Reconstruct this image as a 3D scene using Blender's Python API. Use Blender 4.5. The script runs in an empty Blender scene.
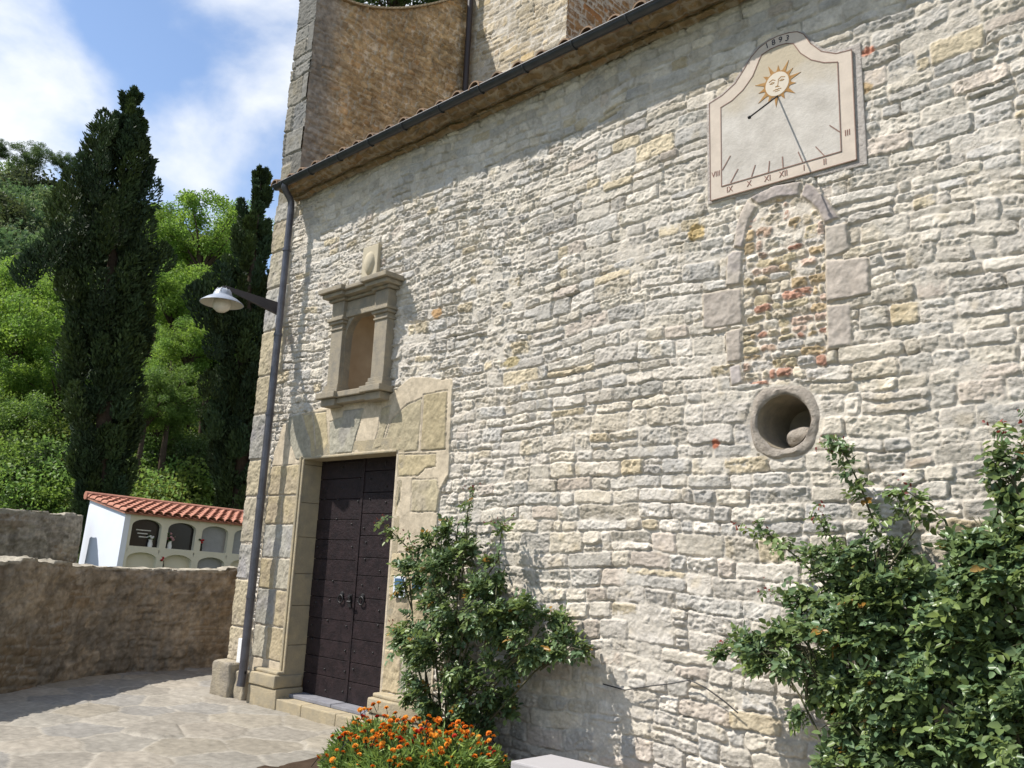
import bpy, bmesh, math, random
import numpy as np
from mathutils import Vector, Matrix

random.seed(7); rng = np.random.default_rng(7)
C = bpy.context.scene
COL = C.collection
R_ = math.radians

# ------------------------------------------------------------------ camera
F = 840.0
RM = np.array([[0.73719417, -0.10808381, -0.66698024],
               [0.674319, 0.18032974, 0.71608315],
               [0.04287938, -0.97764977, 0.205821]])      # columns: image right, image down, view direction
CAM = np.array([0.0, -5.7, 1.75])
cd = bpy.data.cameras.new('camera'); cam = bpy.data.objects.new('camera', cd); COL.objects.link(cam)
cd.sensor_width = 36.0; cd.lens = F / 1024 * 36.0; cd.clip_end = 2000; cd.clip_start = 0.05
cam.matrix_world = Matrix([[RM[0, 0], -RM[0, 1], -RM[0, 2], CAM[0]],
                           [RM[1, 0], -RM[1, 1], -RM[1, 2], CAM[1]],
                           [RM[2, 0], -RM[2, 1], -RM[2, 2], CAM[2]], [0, 0, 0, 1]])
C.camera = cam

# ------------------------------------------------------------------ world, sun, exposure
TO_SUN = Vector((-0.56, -0.54, 1.0)).normalized()
w = bpy.data.worlds.new('World'); C.world = w; w.use_nodes = True
nt = w.node_tree; nt.nodes.clear()
def N(t, **k):
    n = nt.nodes.new(t)
    for a, b in k.items(): setattr(n, a, b)
    return n
sky = N('ShaderNodeTexSky', sky_type='NISHITA'); sky.sun_disc = False
sky.sun_elevation = math.asin(TO_SUN.z); sky.sun_rotation = math.atan2(TO_SUN.x, TO_SUN.y)
sky.air_density = 1.0; sky.dust_density = 0.3; sky.ozone_density = 2.0; sky.altitude = 500
tc = N('ShaderNodeTexCoord'); sp = N('ShaderNodeSeparateXYZ'); nt.links.new(tc.outputs['Generated'], sp.inputs[0])
zz = N('ShaderNodeMath', operation='ADD'); nt.links.new(sp.outputs['Z'], zz.inputs[0]); zz.inputs[1].default_value = 0.35
dv = N('ShaderNodeVectorMath', operation='DIVIDE'); cz = N('ShaderNodeCombineXYZ')
for i in range(3): nt.links.new(zz.outputs[0], cz.inputs[i])
nt.links.new(tc.outputs['Generated'], dv.inputs[0]); nt.links.new(cz.outputs[0], dv.inputs[1])
CLOUD_SHIFT = (0.9, 4.2, 3.1)
mp = N('ShaderNodeMapping'); mp.inputs['Location'].default_value = CLOUD_SHIFT
nt.links.new(dv.outputs[0], mp.inputs[0])
n1 = N('ShaderNodeTexNoise'); n1.inputs['Scale'].default_value = 3.2; n1.inputs['Detail'].default_value = 7; n1.inputs['Roughness'].default_value = 0.52
n1.inputs['Distortion'].default_value = 0.25
nt.links.new(mp.outputs[0], n1.inputs['Vector'])
cr = N('ShaderNodeValToRGB'); cr.color_ramp.elements[0].position = 0.38; cr.color_ramp.elements[1].position = 0.68
cr.color_ramp.interpolation = 'EASE'
nt.links.new(n1.outputs['Fac'], cr.inputs[0])
mxs = N('ShaderNodeMix', data_type='RGBA'); mxs.inputs[7].default_value = (6.4, 6.6, 6.9, 1)
nt.links.new(cr.outputs[0], mxs.inputs[0])
hs = N('ShaderNodeHueSaturation'); hs.inputs['Saturation'].default_value = 0.95; hs.inputs['Value'].default_value = 1.25
nt.links.new(sky.outputs[0], hs.inputs['Color']); nt.links.new(hs.outputs[0], mxs.inputs[6])
bg = N('ShaderNodeBackground'); bg.inputs['Strength'].default_value = 0.12
nt.links.new(mxs.outputs[2], bg.inputs[0])
wo = N('ShaderNodeOutputWorld'); nt.links.new(bg.outputs[0], wo.inputs[0])

sl = bpy.data.lights.new('sun', 'SUN'); sl.energy = 5.0; sl.angle = R_(0.5); sl.color = (1.0, 0.955, 0.89)
so = bpy.data.objects.new('sun', sl); COL.objects.link(so)
so.rotation_euler = (-TO_SUN).to_track_quat('-Z', 'Y').to_euler(); so.location = (-20, -20, 40)
C.view_settings.view_transform = 'Standard'; C.view_settings.look = 'None'
C.view_settings.exposure = 0.45; C.view_settings.gamma = 1.0; C.view_settings.use_curve_mapping = False
C.cycles.max_bounces = 6; C.cycles.diffuse_bounces = 3; C.cycles.transparent_max_bounces = 8

# ------------------------------------------------------------------ helpers
def ray(px, py): return RM @ np.array([px - 512, py - 384, F])
def PY(px, py, y=0.0):
    r = ray(px, py); return CAM + r * ((y + 5.7) / r[1])
def PX(px, py, x):
    r = ray(px, py); return CAM + r * (x / r[0])
def PZ(px, py, z):
    r = ray(px, py); return CAM + r * ((z - 1.75) / r[2])
def depth_of(p): return float((RM.T @ (np.array(p) - CAM))[2])

def link(name, me, mats, parent=None):
    o = bpy.data.objects.new(name, me); COL.objects.link(o)
    for m in (mats if isinstance(mats, (list, tuple)) else [mats]):
        me.materials.append(m)
    if parent is not None: adopt(o, parent)
    return o
WORLD_LOC = {}
def adopt(o, parent):
    o.parent = parent
    base = WORLD_LOC.get(parent.name)
    if base is not None: o.matrix_parent_inverse = Matrix.Translation(-base)
def tag(o, label=None, cat=None, group=None, kind=None):
    if label: o['label'] = label
    if cat: o['category'] = cat
    if group: o['group'] = group
    if kind: o['kind'] = kind
    return o
def thing(name, loc, label, cat, group=None):
    o = bpy.data.objects.new(name, None); COL.objects.link(o); o.location = loc; o.empty_display_size = 0.2
    WORLD_LOC[o.name] = Vector(loc)
    return tag(o, label, cat, group)

SHIFT = [0.0, 0.0, 0.0]
class MB:
    def __init__(s): s.v = []; s.f = []; s.m = []
    def add(s, vs, fs, mi=0):
        b = len(s.v); s.v += [tuple(map(float, p)) for p in vs]
        s.f += [tuple(b + i for i in f) for f in fs]; s.m += [mi] * len(fs)
        return s
    def box(s, a, b, mi=0):
        x0, y0, z0 = a; x1, y1, z1 = b
        return s.add([(x0, y0, z0), (x1, y0, z0), (x1, y1, z0), (x0, y1, z0), (x0, y0, z1), (x1, y0, z1), (x1, y1, z1), (x0, y1, z1)],
                     [(0, 3, 2, 1), (4, 5, 6, 7), (0, 1, 5, 4), (1, 2, 6, 5), (2, 3, 7, 6), (3, 0, 4, 7)], mi)
    def prism(s, poly, y0, y1, mi=0, axis='y'):
        """poly in (u,v); extruded between y0 and y1 along axis. axis y: (u,y,v); axis x: (y,u,v); axis z: (u,v,y)"""
        n = len(poly)
        f = {'y': lambda u, v, d: (u, d, v), 'x': lambda u, v, d: (d, u, v), 'z': lambda u, v, d: (u, v, d)}[axis]
        vs = [f(u, v, y0) for u, v in poly] + [f(u, v, y1) for u, v in poly]
        fs = [tuple(range(n)), tuple(range(2 * n - 1, n - 1, -1))]
        fs += [(i, i + n, (i + 1) % n + n, (i + 1) % n) for i in range(n)]
        return s.add(vs, fs, mi)
    def tube(s, pts, r, n=10, mi=0, caps=True):
        pts = [Vector(p) for p in pts]; k = len(pts)
        rs = r if isinstance(r, (list, tuple)) else [r] * k
        vs = []; prev = None
        for i, p in enumerate(pts):
            t = (pts[min(i + 1, k - 1)] - pts[max(i - 1, 0)]).normalized()
            if prev is None:
                a = Vector((0, 0, 1)) if abs(t.z) < 0.9 else Vector((1, 0, 0))
                u = t.cross(a).normalized()
            else:
                u = (prev - t * prev.dot(t)).normalized()
            prev = u; v2 = t.cross(u)
            for j in range(n):
                a = 2 * math.pi * j / n
                vs.append(p + (u * math.cos(a) + v2 * math.sin(a)) * rs[i])
        fs = [(i * n + j, i * n + (j + 1) % n, (i + 1) * n + (j + 1) % n, (i + 1) * n + j) for i in range(k - 1) for j in range(n)]
        if caps: fs += [tuple(range(n))[::-1], tuple(range((k - 1) * n, k * n))]
        return s.add(vs, fs, mi)
    def lathe(s, prof, c=(0, 0, 0), n=24, mi=0, axis='z'):
        vs = []
        for r, h in prof:
            for j in range(n):
                a = 2 * math.pi * j / n
                if axis == 'z': vs.append((c[0] + r * math.cos(a), c[1] + r * math.sin(a), c[2] + h))
                else: vs.append((c[0] + r * math.cos(a), c[1] + h, c[2] + r * math.sin(a)))
        k = len(prof)
        fs = [(i * n + j, i * n + (j + 1) % n, (i + 1) * n + (j + 1) % n, (i + 1) * n + j) for i in range(k - 1) for j in range(n)]
        return s.add(vs, fs, mi)
    def build(s, name, mats, parent=None, bevel=0.0, smooth=None, seg=2, jitter=0.0, sub=0):
        me = bpy.data.meshes.new(name); me.from_pydata([(a + SHIFT[0], b + SHIFT[1], c + SHIFT[2]) for a, b, c in s.v], [], s.f); me.polygons.foreach_set('material_index', s.m)
        bm = bmesh.new(); bm.from_mesh(me)
        bmesh.ops.recalc_face_normals(bm, faces=bm.faces)
        if bevel > 0: bmesh.ops.bevel(bm, geom=list(bm.edges), offset=bevel, segments=seg, profile=0.6, affect='EDGES', clamp_overlap=True)
        if sub:
            bmesh.ops.subdivide_edges(bm, edges=list(bm.edges), cuts=sub, use_grid_fill=True)
        if jitter > 0:
            for v in bm.verts:
                v.co += Vector((nz3(v.co, 9, 1), nz3(v.co, 9, 2), nz3(v.co, 9, 3))) * jitter
        bm.to_mesh(me); bm.free(); me.update()
        if smooth is not None:
            me.polygons.foreach_set('use_smooth', [True] * len(me.polygons)); me.set_sharp_from_angle(angle=R_(smooth))
        return link(name, me, mats, parent)
from mathutils import noise as mnoise
def nz3(co, sc, seed): return mnoise.noise(Vector(co) * sc + Vector((seed * 17.3, seed * 5.1, seed * 9.7)))

def stroke(mb, pts, wd, y, th=0.0015, mi=0):
    """painted line on a wall facing -y"""
    for (x0, z0), (x1, z1) in zip(pts[:-1], pts[1:]):
        d = Vector((x1 - x0, z1 - z0)); L = d.length
        if L < 1e-6: continue
        d /= L; n = Vector((-d.y, d.x)) * wd / 2; e = d * wd * 0.3
        mb.prism([(x0 - e.x - n.x, z0 - e.y - n.y), (x1 + e.x - n.x, z1 + e.y - n.y), (x1 + e.x + n.x, z1 + e.y + n.y), (x0 - e.x + n.x, z0 - e.y + n.y)], y, y + th, mi)

# ------------------------------------------------------------------ materials
def mat(name, color, rough=0.85, var=0.25, scale=6.0, bump=0.3, bscale=60.0, attr=False, spec=0.2, color2=None, metal=0.0, dist=0.01, detail=6, thr=None):
    m = bpy.data.materials.new(name); m.use_nodes = True; t = m.node_tree; t.nodes.clear()
    def A(ty, **k):
        n = t.nodes.new(ty)
        for a, b in k.items(): setattr(n, a, b)
        return n
    out = A('ShaderNodeOutputMaterial'); b = A('ShaderNodeBsdfPrincipled')
    t.links.new(b.outputs[0], out.inputs[0])
    b.inputs['Roughness'].default_value = rough; b.inputs['Specular IOR Level'].default_value = spec; b.inputs['Metallic'].default_value = metal
    co = A('ShaderNodeTexCoord')
    n1 = A('ShaderNodeTexNoise'); n1.inputs['Scale'].default_value = scale; n1.inputs['Detail'].default_value = detail; n1.inputs['Roughness'].default_value = 0.62
    t.links.new(co.outputs['Object'], n1.inputs['Vector'])
    mx = A('ShaderNodeMix', data_type='RGBA')
    c = Vector(color); c2 = Vector(color2) if color2 else c * (1 - var)
    ramp = A('ShaderNodeMapRange'); lo, hi = thr if thr else (0.3, 0.7)
    ramp.inputs[1].default_value = lo; ramp.inputs[2].default_value = hi
    t.links.new(n1.outputs['Fac'], ramp.inputs[0]); t.links.new(ramp.outputs[0], mx.inputs[0])
    if attr:
        at = A('ShaderNodeVertexColor', layer_name='Col')
        mul = A('ShaderNodeMix', data_type='RGBA', blend_type='MULTIPLY'); mul.inputs[0].default_value = 1.0
        mx.inputs[6].default_value = (1 - var, 1 - var, 1 - var, 1); mx.inputs[7].default_value = (1 + var * 0.6, 1 + var * 0.6, 1 + var * 0.6, 1)
        t.links.new(at.outputs[0], mul.inputs[6]); t.links.new(mx.outputs[2], mul.inputs[7]); t.links.new(mul.outputs[2], b.inputs['Base Color'])
    else:
        mx.inputs[6].default_value = (*c2, 1); mx.inputs[7].default_value = (*c, 1)
        t.links.new(mx.outputs[2], b.inputs['Base Color'])
    if bump > 0:
        n2 = A('ShaderNodeTexNoise'); n2.inputs['Scale'].default_value = bscale; n2.inputs['Detail'].default_value = 7; n2.inputs['Roughness'].default_value = 0.72
        t.links.new(co.outputs['Object'], n2.inputs['Vector'])
        bp = A('ShaderNodeBump'); bp.inputs['Strength'].default_value = bump; bp.inputs['Distance'].default_value = dist
        if attr:
            n3 = A('ShaderNodeTexNoise'); n3.inputs['Scale'].default_value = bscale * .11; n3.inputs['Detail'].default_value = 4; t.links.new(co.outputs['Object'], n3.inputs['Vector'])
            m3 = A('ShaderNodeMapRange'); m3.inputs[1].default_value = .36; m3.inputs[2].default_value = .66; m3.inputs[3].default_value = .15; m3.inputs[4].default_value = 1.25; t.links.new(n3.outputs['Fac'], m3.inputs[0])
            mm = A('ShaderNodeMath', operation='MULTIPLY'); t.links.new(n2.outputs['Fac'], mm.inputs[0]); t.links.new(m3.outputs[0], mm.inputs[1]); t.links.new(mm.outputs[0], bp.inputs['Height'])
        else: t.links.new(n2.outputs['Fac'], bp.inputs['Height'])
        t.links.new(bp.outputs[0], b.inputs['Normal']); pass
    return m

def leafmat(name, color, trans=0.35, rough=0.45, var=0.35):
    m = bpy.data.materials.new(name); m.use_nodes = True; t = m.node_tree; t.nodes.clear()
    out = t.nodes.new('ShaderNodeOutputMaterial'); b = t.nodes.new('ShaderNodeBsdfPrincipled'); tr = t.nodes.new('ShaderNodeBsdfTranslucent')
    ms = t.nodes.new('ShaderNodeMixShader'); ms.inputs[0].default_value = trans
    at = t.nodes.new('ShaderNodeVertexColor'); at.layer_name = 'Col'
    mu = t.nodes.new('ShaderNodeMix'); mu.data_type = 'RGBA'; mu.blend_type = 'MULTIPLY'; mu.inputs[0].default_value = 1
    mu.inputs[6].default_value = (*color, 1); t.links.new(at.outputs[0], mu.inputs[7])
    t.links.new(mu.outputs[2], b.inputs['Base Color']); t.links.new(mu.outputs[2], tr.inputs[0])
    b.inputs['Roughness'].default_value = rough; b.inputs['Specular IOR Level'].default_value = 0.35
    t.links.new(b.outputs[0], ms.inputs[1]); t.links.new(tr.outputs[0], ms.inputs[2]); t.links.new(ms.outputs[0], out.inputs[0])
    return m

M = {}
M['rubble'] = mat('rubble_masonry', (1, 1, 1), 0.92, 0.16, 38, 1.0, 62, attr=True, spec=0.1, dist=0.014)
M['ashlar'] = mat('ashlar_stone', (1, 1, 1), 0.9, 0.24, 18, 0.8, 60, attr=True, spec=0.1, dist=0.006)
M['pavestone'] = mat('flagstone', (1, 1, 1), 0.9, 0.2, 16, 0.4, 45, attr=True, spec=0.12, dist=0.008)
M['brown'] = mat('brown_plaster', (1, 1, 1), 0.95, 0.34, 12, 0.8, 40, attr=True, spec=0.05, dist=0.02)
M['nichestone'] = mat('niche_stone', (0.36, 0.305, 0.22), 0.9, 0.3, 9, 0.8, 50, spec=0.1, color2=(0.225, 0.205, 0.17))
M['nichelight'] = mat('plaque_stone', (0.48, 0.425, 0.32), 0.9, 0.3, 7, 0.3, 70, spec=0.1, color2=(0.46, 0.40, 0.29))
M['recess'] = mat('niche_plaster', (0.42, 0.31, 0.20), 0.95, 0.3, 5, 0.4, 50, spec=0.05, color2=(0.33, 0.23, 0.14))
M['ring'] = mat('oculus_stone', (0.47, 0.415, 0.35), 0.92, 0.3, 11, 1.0, 34, spec=0.05, color2=(0.29, 0.25, 0.21), dist=.03)
M['wood'] = mat('dark_door_wood', (0.030, 0.019, 0.020), 0.5, 0.4, 9, 1.0, 24, spec=0.22, color2=(0.011, 0.008, 0.009), dist=.01)
M['iron'] = mat('iron', (0.018, 0.017, 0.018), 0.5, 0.3, 20, 0.2, 80, spec=0.4)
M['zinc'] = mat('gutter_metal', (0.055, 0.058, 0.062), 0.42, 0.3, 12, 0.1, 60, spec=0.5, metal=0.3, color2=(0.032, 0.034, 0.038))
M['pipe'] = mat('downpipe_metal', (0.125, 0.125, 0.145), 0.36, 0.3, 5, 0.12, 60, spec=0.6, metal=0.3, color2=(0.060, 0.054, 0.060))
M['pipe_brown'] = mat('old_brown_pipe', (0.04, 0.028, 0.026), 0.5, 0.3, 8, 0.1, 60, spec=0.4)
M['conduit'] = mat('grey_conduit', (0.40, 0.41, 0.43), 0.5, 0.2, 14, 0.05, 60)
M['benchwhite'] = mat('bench_paint', (0.36, 0.345, 0.345), 0.9, 0.06, 3, 0.25, 60, spec=0.1)
M['white'] = mat('white_render', (0.74, 0.74, 0.73), 0.9, 0.06, 3, 0.25, 60, spec=0.1)
M['whitewash'] = mat('whitewash_render', (0.74, 0.78, 0.86), 0.9, 0.06, 2, 0.25, 50, spec=0.1)
M['cream'] = mat('cream_render', (0.68, 0.65, 0.53), 0.9, 0.1, 3, 0.2, 50, spec=0.1)
M['terracotta'] = mat('terracotta_tile', (0.47, 0.235, 0.165), 0.9, 0.35, 7, 0.5, 40, spec=0.05, color2=(0.32, 0.145, 0.105))
M['oldtile'] = mat('old_tile', (0.30, 0.20, 0.13), 0.9, 0.4, 6, 0.4, 40, spec=0.1, color2=(0.17, 0.12, 0.085))
M['eaves'] = mat('eaves_stone', (0.36, 0.27, 0.165), 0.95, 0.4, 7, 0.6, 40, spec=0.05, color2=(0.23, 0.165, 0.10), dist=0.02)
M['dialpink'] = mat('dial_border_paint', (0.60, 0.515, 0.43), 0.9, 0.16, 9, 0.25, 60, spec=0.08)
M['dialfield'] = mat('dial_field_plaster', (0.575, 0.535, 0.48), 0.92, 0.14, 6, 0.6, 30, spec=0.08, color2=(0.43, 0.395, 0.35))
def wash():
    m = M['dialfield']; t = m.node_tree; b = next(n for n in t.nodes if n.type == 'BSDF_PRINCIPLED'); src = b.inputs['Base Color'].links[0].from_socket
    co = t.nodes.new('ShaderNodeTexCoord'); sp = t.nodes.new('ShaderNodeSeparateXYZ'); t.links.new(co.outputs['Object'], sp.inputs[0])
    no = t.nodes.new('ShaderNodeTexNoise'); no.inputs['Scale'].default_value = 3.5; no.inputs['Detail'].default_value = 6; t.links.new(co.outputs['Object'], no.inputs['Vector'])
    ad = t.nodes.new('ShaderNodeMath'); ad.operation = 'MULTIPLY_ADD'; t.links.new(no.outputs['Fac'], ad.inputs[0]); ad.inputs[1].default_value = .45; t.links.new(sp.outputs['Z'], ad.inputs[2])
    mr = t.nodes.new('ShaderNodeMapRange'); mr.inputs[1].default_value = 5.56; mr.inputs[2].default_value = 5.76; t.links.new(ad.outputs[0], mr.inputs[0])
    mx = t.nodes.new('ShaderNodeMix'); mx.data_type = 'RGBA'; t.links.new(mr.outputs[0], mx.inputs[0]); t.links.new(src, mx.inputs[6]); mx.inputs[7].default_value = (.46, .395, .295, 1); t.links.new(mx.outputs[2], b.inputs['Base Color'])
wash()
M['dialmargin'] = mat('dial_margin_plaster', (0.56, 0.515, 0.465), 0.92, 0.2, 12, 1.0, 40, spec=0.05, color2=(0.36, 0.32, 0.29), dist=.02)
M['dialochre'] = mat('dial_ochre_wash', (0.50, 0.43, 0.31), 0.92, 0.14, 6, 0.35, 40, spec=0.08, color2=(0.43, 0.36, 0.25))
M['dialsun'] = mat('dial_sun_ochre', (0.40, 0.25, 0.11), 0.9, 0.3, 30, 0.1, 60, spec=0.08, color2=(0.30, 0.15, 0.05))
M['dialface'] = mat('dial_sun_face_paint', (0.62, 0.55, 0.45), 0.9, 0.1, 20, 0.1, 60, spec=0.08)
M['dialline'] = mat('dial_line_paint', (0.28, 0.18, 0.145), 0.9, 0.3, 30, 0, 60)
M['dialnum'] = mat('dial_numeral_paint', (0.27, 0.15, 0.12), 0.9, 0.3, 30, 0, 60)
M['dialyear'] = mat('dial_year_paint', (0.05, 0.05, 0.07), 0.9, 0.3, 30, 0, 60)
M['enamel'] = mat('lamp_enamel', (0.33, 0.36, 0.42), 0.35, 0.15, 20, 0.03, 60, spec=0.5)
M['enamelin'] = mat('lamp_inner_enamel', (0.50, 0.48, 0.42), 0.5, 0.15, 20, 0.03, 60, spec=0.3)
M['bulb'] = mat('lamp_bulb_glass', (0.62, 0.58, 0.50), 0.2, 0.15, 20, 0, 60, spec=0.5)
M['armpaint'] = mat('lamp_arm_paint', (0.055, 0.05, 0.055), 0.5, 0.2, 20, 0.05, 60, spec=0.35)
M['bark'] = mat('bark', (0.10, 0.075, 0.055), 0.95, 0.4, 12, 0.6, 30, spec=0.05)
M['cane'] = mat('rose_cane', (0.085, 0.105, 0.045), 0.7, 0.4, 12, 0.2, 30, color2=(0.085, 0.06, 0.04))
M['soil'] = mat('soil', (0.075, 0.052, 0.036), 0.95, 0.4, 9, 0.8, 40, spec=0.05)
M['grass'] = mat('hill_ground', (0.055, 0.075, 0.025), 0.95, 0.5, 0.5, 0.5, 3, spec=0.05, color2=(0.035, 0.04, 0.018))
M['ground'] = mat('dirt_ground', (0.26, 0.22, 0.165), 0.95, 0.3, 0.8, 0.5, 12, spec=0.05)
M['paper'] = mat('notice_paper', (0.62, 0.66, 0.72), 0.6, 0.05, 10, 0, 60)
M['bluepaper'] = mat('notice_blue_print', (0.06, 0.13, 0.22), 0.6, 0.2, 30, 0, 60)
M['granite'] = mat('black_granite', (0.012, 0.012, 0.014), 0.25, 0.3, 30, 0, 60, spec=0.5)
M['greyslab'] = mat('grey_marble', (0.30, 0.31, 0.32), 0.35, 0.2, 5, 0, 60, spec=0.4)
M['gilt'] = mat('white_lettering', (0.6, 0.6, 0.58), 0.5, 0.1, 30, 0, 60)
M['pink'] = mat('pink_petals', (0.55, 0.30, 0.32), 0.7, 0.3, 40, 0, 60)
M['redpetal'] = mat('red_petals', (0.45, 0.03, 0.04), 0.7, 0.3, 40, 0, 60)
M['vasegreen'] = mat('bouquet_leaf', (0.05, 0.09, 0.03), 0.7, 0.4, 40, 0, 60)
M['orange'] = mat('marigold_orange', (0.85, 0.27, 0.02), 0.6, 0.25, 60, 0.3, 120, color2=(0.72, 0.16, 0.014))
M['amber'] = mat('marigold_amber', (0.88, 0.42, 0.04), 0.6, 0.25, 60, 0.3, 120, color2=(0.75, 0.22, 0.02))
M['scarlet'] = mat('marigold_red', (0.62, 0.06, 0.02), 0.6, 0.25, 60, 0.3, 120, color2=(0.40, 0.02, 0.012))
M['rose'] = leafmat('rose_leaf', (0.110, 0.178, 0.092), 0.34, 0.34)
M['redleaf'] = leafmat('young_red_leaf', (0.20, 0.04, 0.035), 0.35, 0.45)
M['marileaf'] = leafmat('marigold_leaf', (0.17, 0.27, 0.08), 0.35, 0.5)
M['cypress'] = leafmat('cypress_spray', (0.032, 0.060, 0.027), 0.12, 0.7)
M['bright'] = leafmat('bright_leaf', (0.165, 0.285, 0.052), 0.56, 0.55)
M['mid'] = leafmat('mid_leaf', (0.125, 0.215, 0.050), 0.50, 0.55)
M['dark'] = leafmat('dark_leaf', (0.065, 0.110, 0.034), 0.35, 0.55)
M['forest'] = leafmat('forest_leaf', (0.095, 0.155, 0.066), 0.40, 0.7)

# ------------------------------------------------------------------ numpy noise and height fields
def vnoise(x, z, sc, seed):
    r = np.random.default_rng(seed); L = r.random((128, 128))
    u = x * sc + 1000.5; v = z * sc + 1000.5
    i = np.floor(u).astype(int); j = np.floor(v).astype(int)
    fu = u - i; fv = v - j; fu = fu * fu * (3 - 2 * fu); fv = fv * fv * (3 - 2 * fv)
    i %= 128; j %= 128; i1 = (i + 1) % 128; j1 = (j + 1) % 128
    return (L[i, j] * (1 - fu) + L[i1, j] * fu) * (1 - fv) + (L[i, j1] * (1 - fu) + L[i1, j1] * fu) * fv
def fbm(x, z, sc, seed, oct=4, g=0.5):
    s = 0; a = 1; t = 0
    for k in range(oct):
        s = s + a * (vnoise(x, z, sc * 2 ** k, seed + k * 13) - 0.5); t += a; a *= g
    return s / t * 2
def sstep(a, b, x):
    t = np.clip((x - a) / (b - a), 0, 1); return t * t * (3 - 2 * t)
def inpoly(x, z, poly):
    ins = np.zeros(x.shape, bool); n = len(poly); j = n - 1
    for i in range(n):
        xi, zi = poly[i]; xj, zj = poly[j]
        c = ((zi > z) != (zj > z))
        with np.errstate(divide='ignore', invalid='ignore'):
            c &= x < (xj - xi) * (z - zi) / (zj - zi + 1e-12) + xi
        ins ^= c; j = i
    return ins
def polydist(x, z, poly):
    d = np.full(x.shape, 9.0)
    for (x0, z0), (x1, z1) in zip(poly, poly[1:] + poly[:1]):
        dx, dz = x1 - x0, z1 - z0; L = dx * dx + dz * dz + 1e-12
        t = np.clip(((x - x0) * dx + (z - z0) * dz) / L, 0, 1)
        d = np.minimum(d, np.hypot(x - x0 - t * dx, z - z0 - t * dz))
    return d

def courses(x, z, seed, hmin, hmax, wmin, wmax, wx=0.03, wz=0.03):
    """irregular coursed masonry: returns stone id, distance to stone edge, local u, v"""
    r = np.random.default_rng(seed)
    zw = z + wz * fbm(x, z, 0.9, seed + 1, 2) * 2 + wz * 0.5 * fbm(x, z, 4, seed + 2, 2) + 0.011 * fbm(x, z, 14, seed + 3, 4, .6)
    xw = x + wx * fbm(x, z, 3, seed + 4, 2) + 0.012 * fbm(x, z, 14, seed + 5, 4, .6)
    zmin = z.min() - 0.5; ed = [zmin]
    while ed[-1] < z.max() + 0.5: ed.append(ed[-1] + r.uniform(hmin, hmax))
    ed = np.array(ed); k = np.clip(np.searchsorted(ed, zw) - 1, 0, len(ed) - 2)
    z0 = ed[k]; z1 = ed[k + 1]
    x0 = np.zeros_like(x); x1 = np.zeros_like(x); sid = np.zeros(x.shape, int); base = 0
    xa, xb = x.min() - 1, x.max() + 1
    for c in range(len(ed) - 1):
        hgt = ed[c + 1] - ed[c]; mk = k == c
        ws = [xa - r.uniform(0, 0.3)]
        while ws[-1] < xb: ws.append(ws[-1] + r.uniform(wmin, wmax) * (0.75 + 3.0 * hgt) * r.choice([0.6, 1, 1, 1.45]))
        ws = np.array(ws)
        if mk.any():
            q = np.clip(np.searchsorted(ws, xw[mk]) - 1, 0, len(ws) - 2)
            x0[mk] = ws[q]; x1[mk] = ws[q + 1]; sid[mk] = base + q
        base += len(ws)
    # some stones are two thin ones, one above the other; some are two narrow ones
    rr = r.random(base * 2 + 10); cut = 0.35 + 0.3 * r.random(base + 1)
    sp = (rr[sid] < 0.22) & ((z1 - z0) > 0.13)
    zc = z0 + (z1 - z0) * cut[sid]; up = zw > zc
    z0 = np.where(sp & up, zc, z0); z1 = np.where(sp & ~up, zc, z1)
    sid2 = sid * 2 + (sp & up)
    dx = np.minimum(xw - x0, x1 - xw); dz = np.minimum(zw - z0, z1 - zw)
    rc = 0.03
    d = np.where((dx < rc) & (dz < rc), rc - np.hypot(rc - dx, rc - dz), np.minimum(dx, dz))
    u = (xw - x0) / (x1 - x0) - 0.5; v = (zw - z0) / (z1 - z0) - 0.5
    return sid2, d, u, v, base * 2 + 4

PAL = np.array((1.13, 1.08, 1.04)) * np.array([(.520, .500, .455), (.545, .52, .46), (.49, .48, .445), (.53, .50, .43), (.46, .455, .43), (.565, .54, .485), (.50, .445, .33), (.50, .455, .40), (.41, .40, .375), (.47, .36, .26)])
PW = np.array([.23, .20, .15, .13, .08, .10, .040, .035, .025, .0012])
def facet(x, z, sc, seed):
    """broken-stone facets: small tilted planes"""
    r = np.random.default_rng(seed); L = r.normal(size=(64, 64, 3))
    u = x * sc + 500.3 + .8 * fbm(x, z, sc * .7, seed + 5, 2); v = z * sc * 1.5 + 500.7 + .8 * fbm(x, z, sc * .7, seed + 6, 2)
    i = np.floor(u).astype(int) % 64; j = np.floor(v).astype(int) % 64; fu = u % 1 - .5; fv = v % 1 - .5
    c = L[i, j]; return c[..., 0] * .35 + c[..., 1] * fu + c[..., 2] * fv
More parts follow.
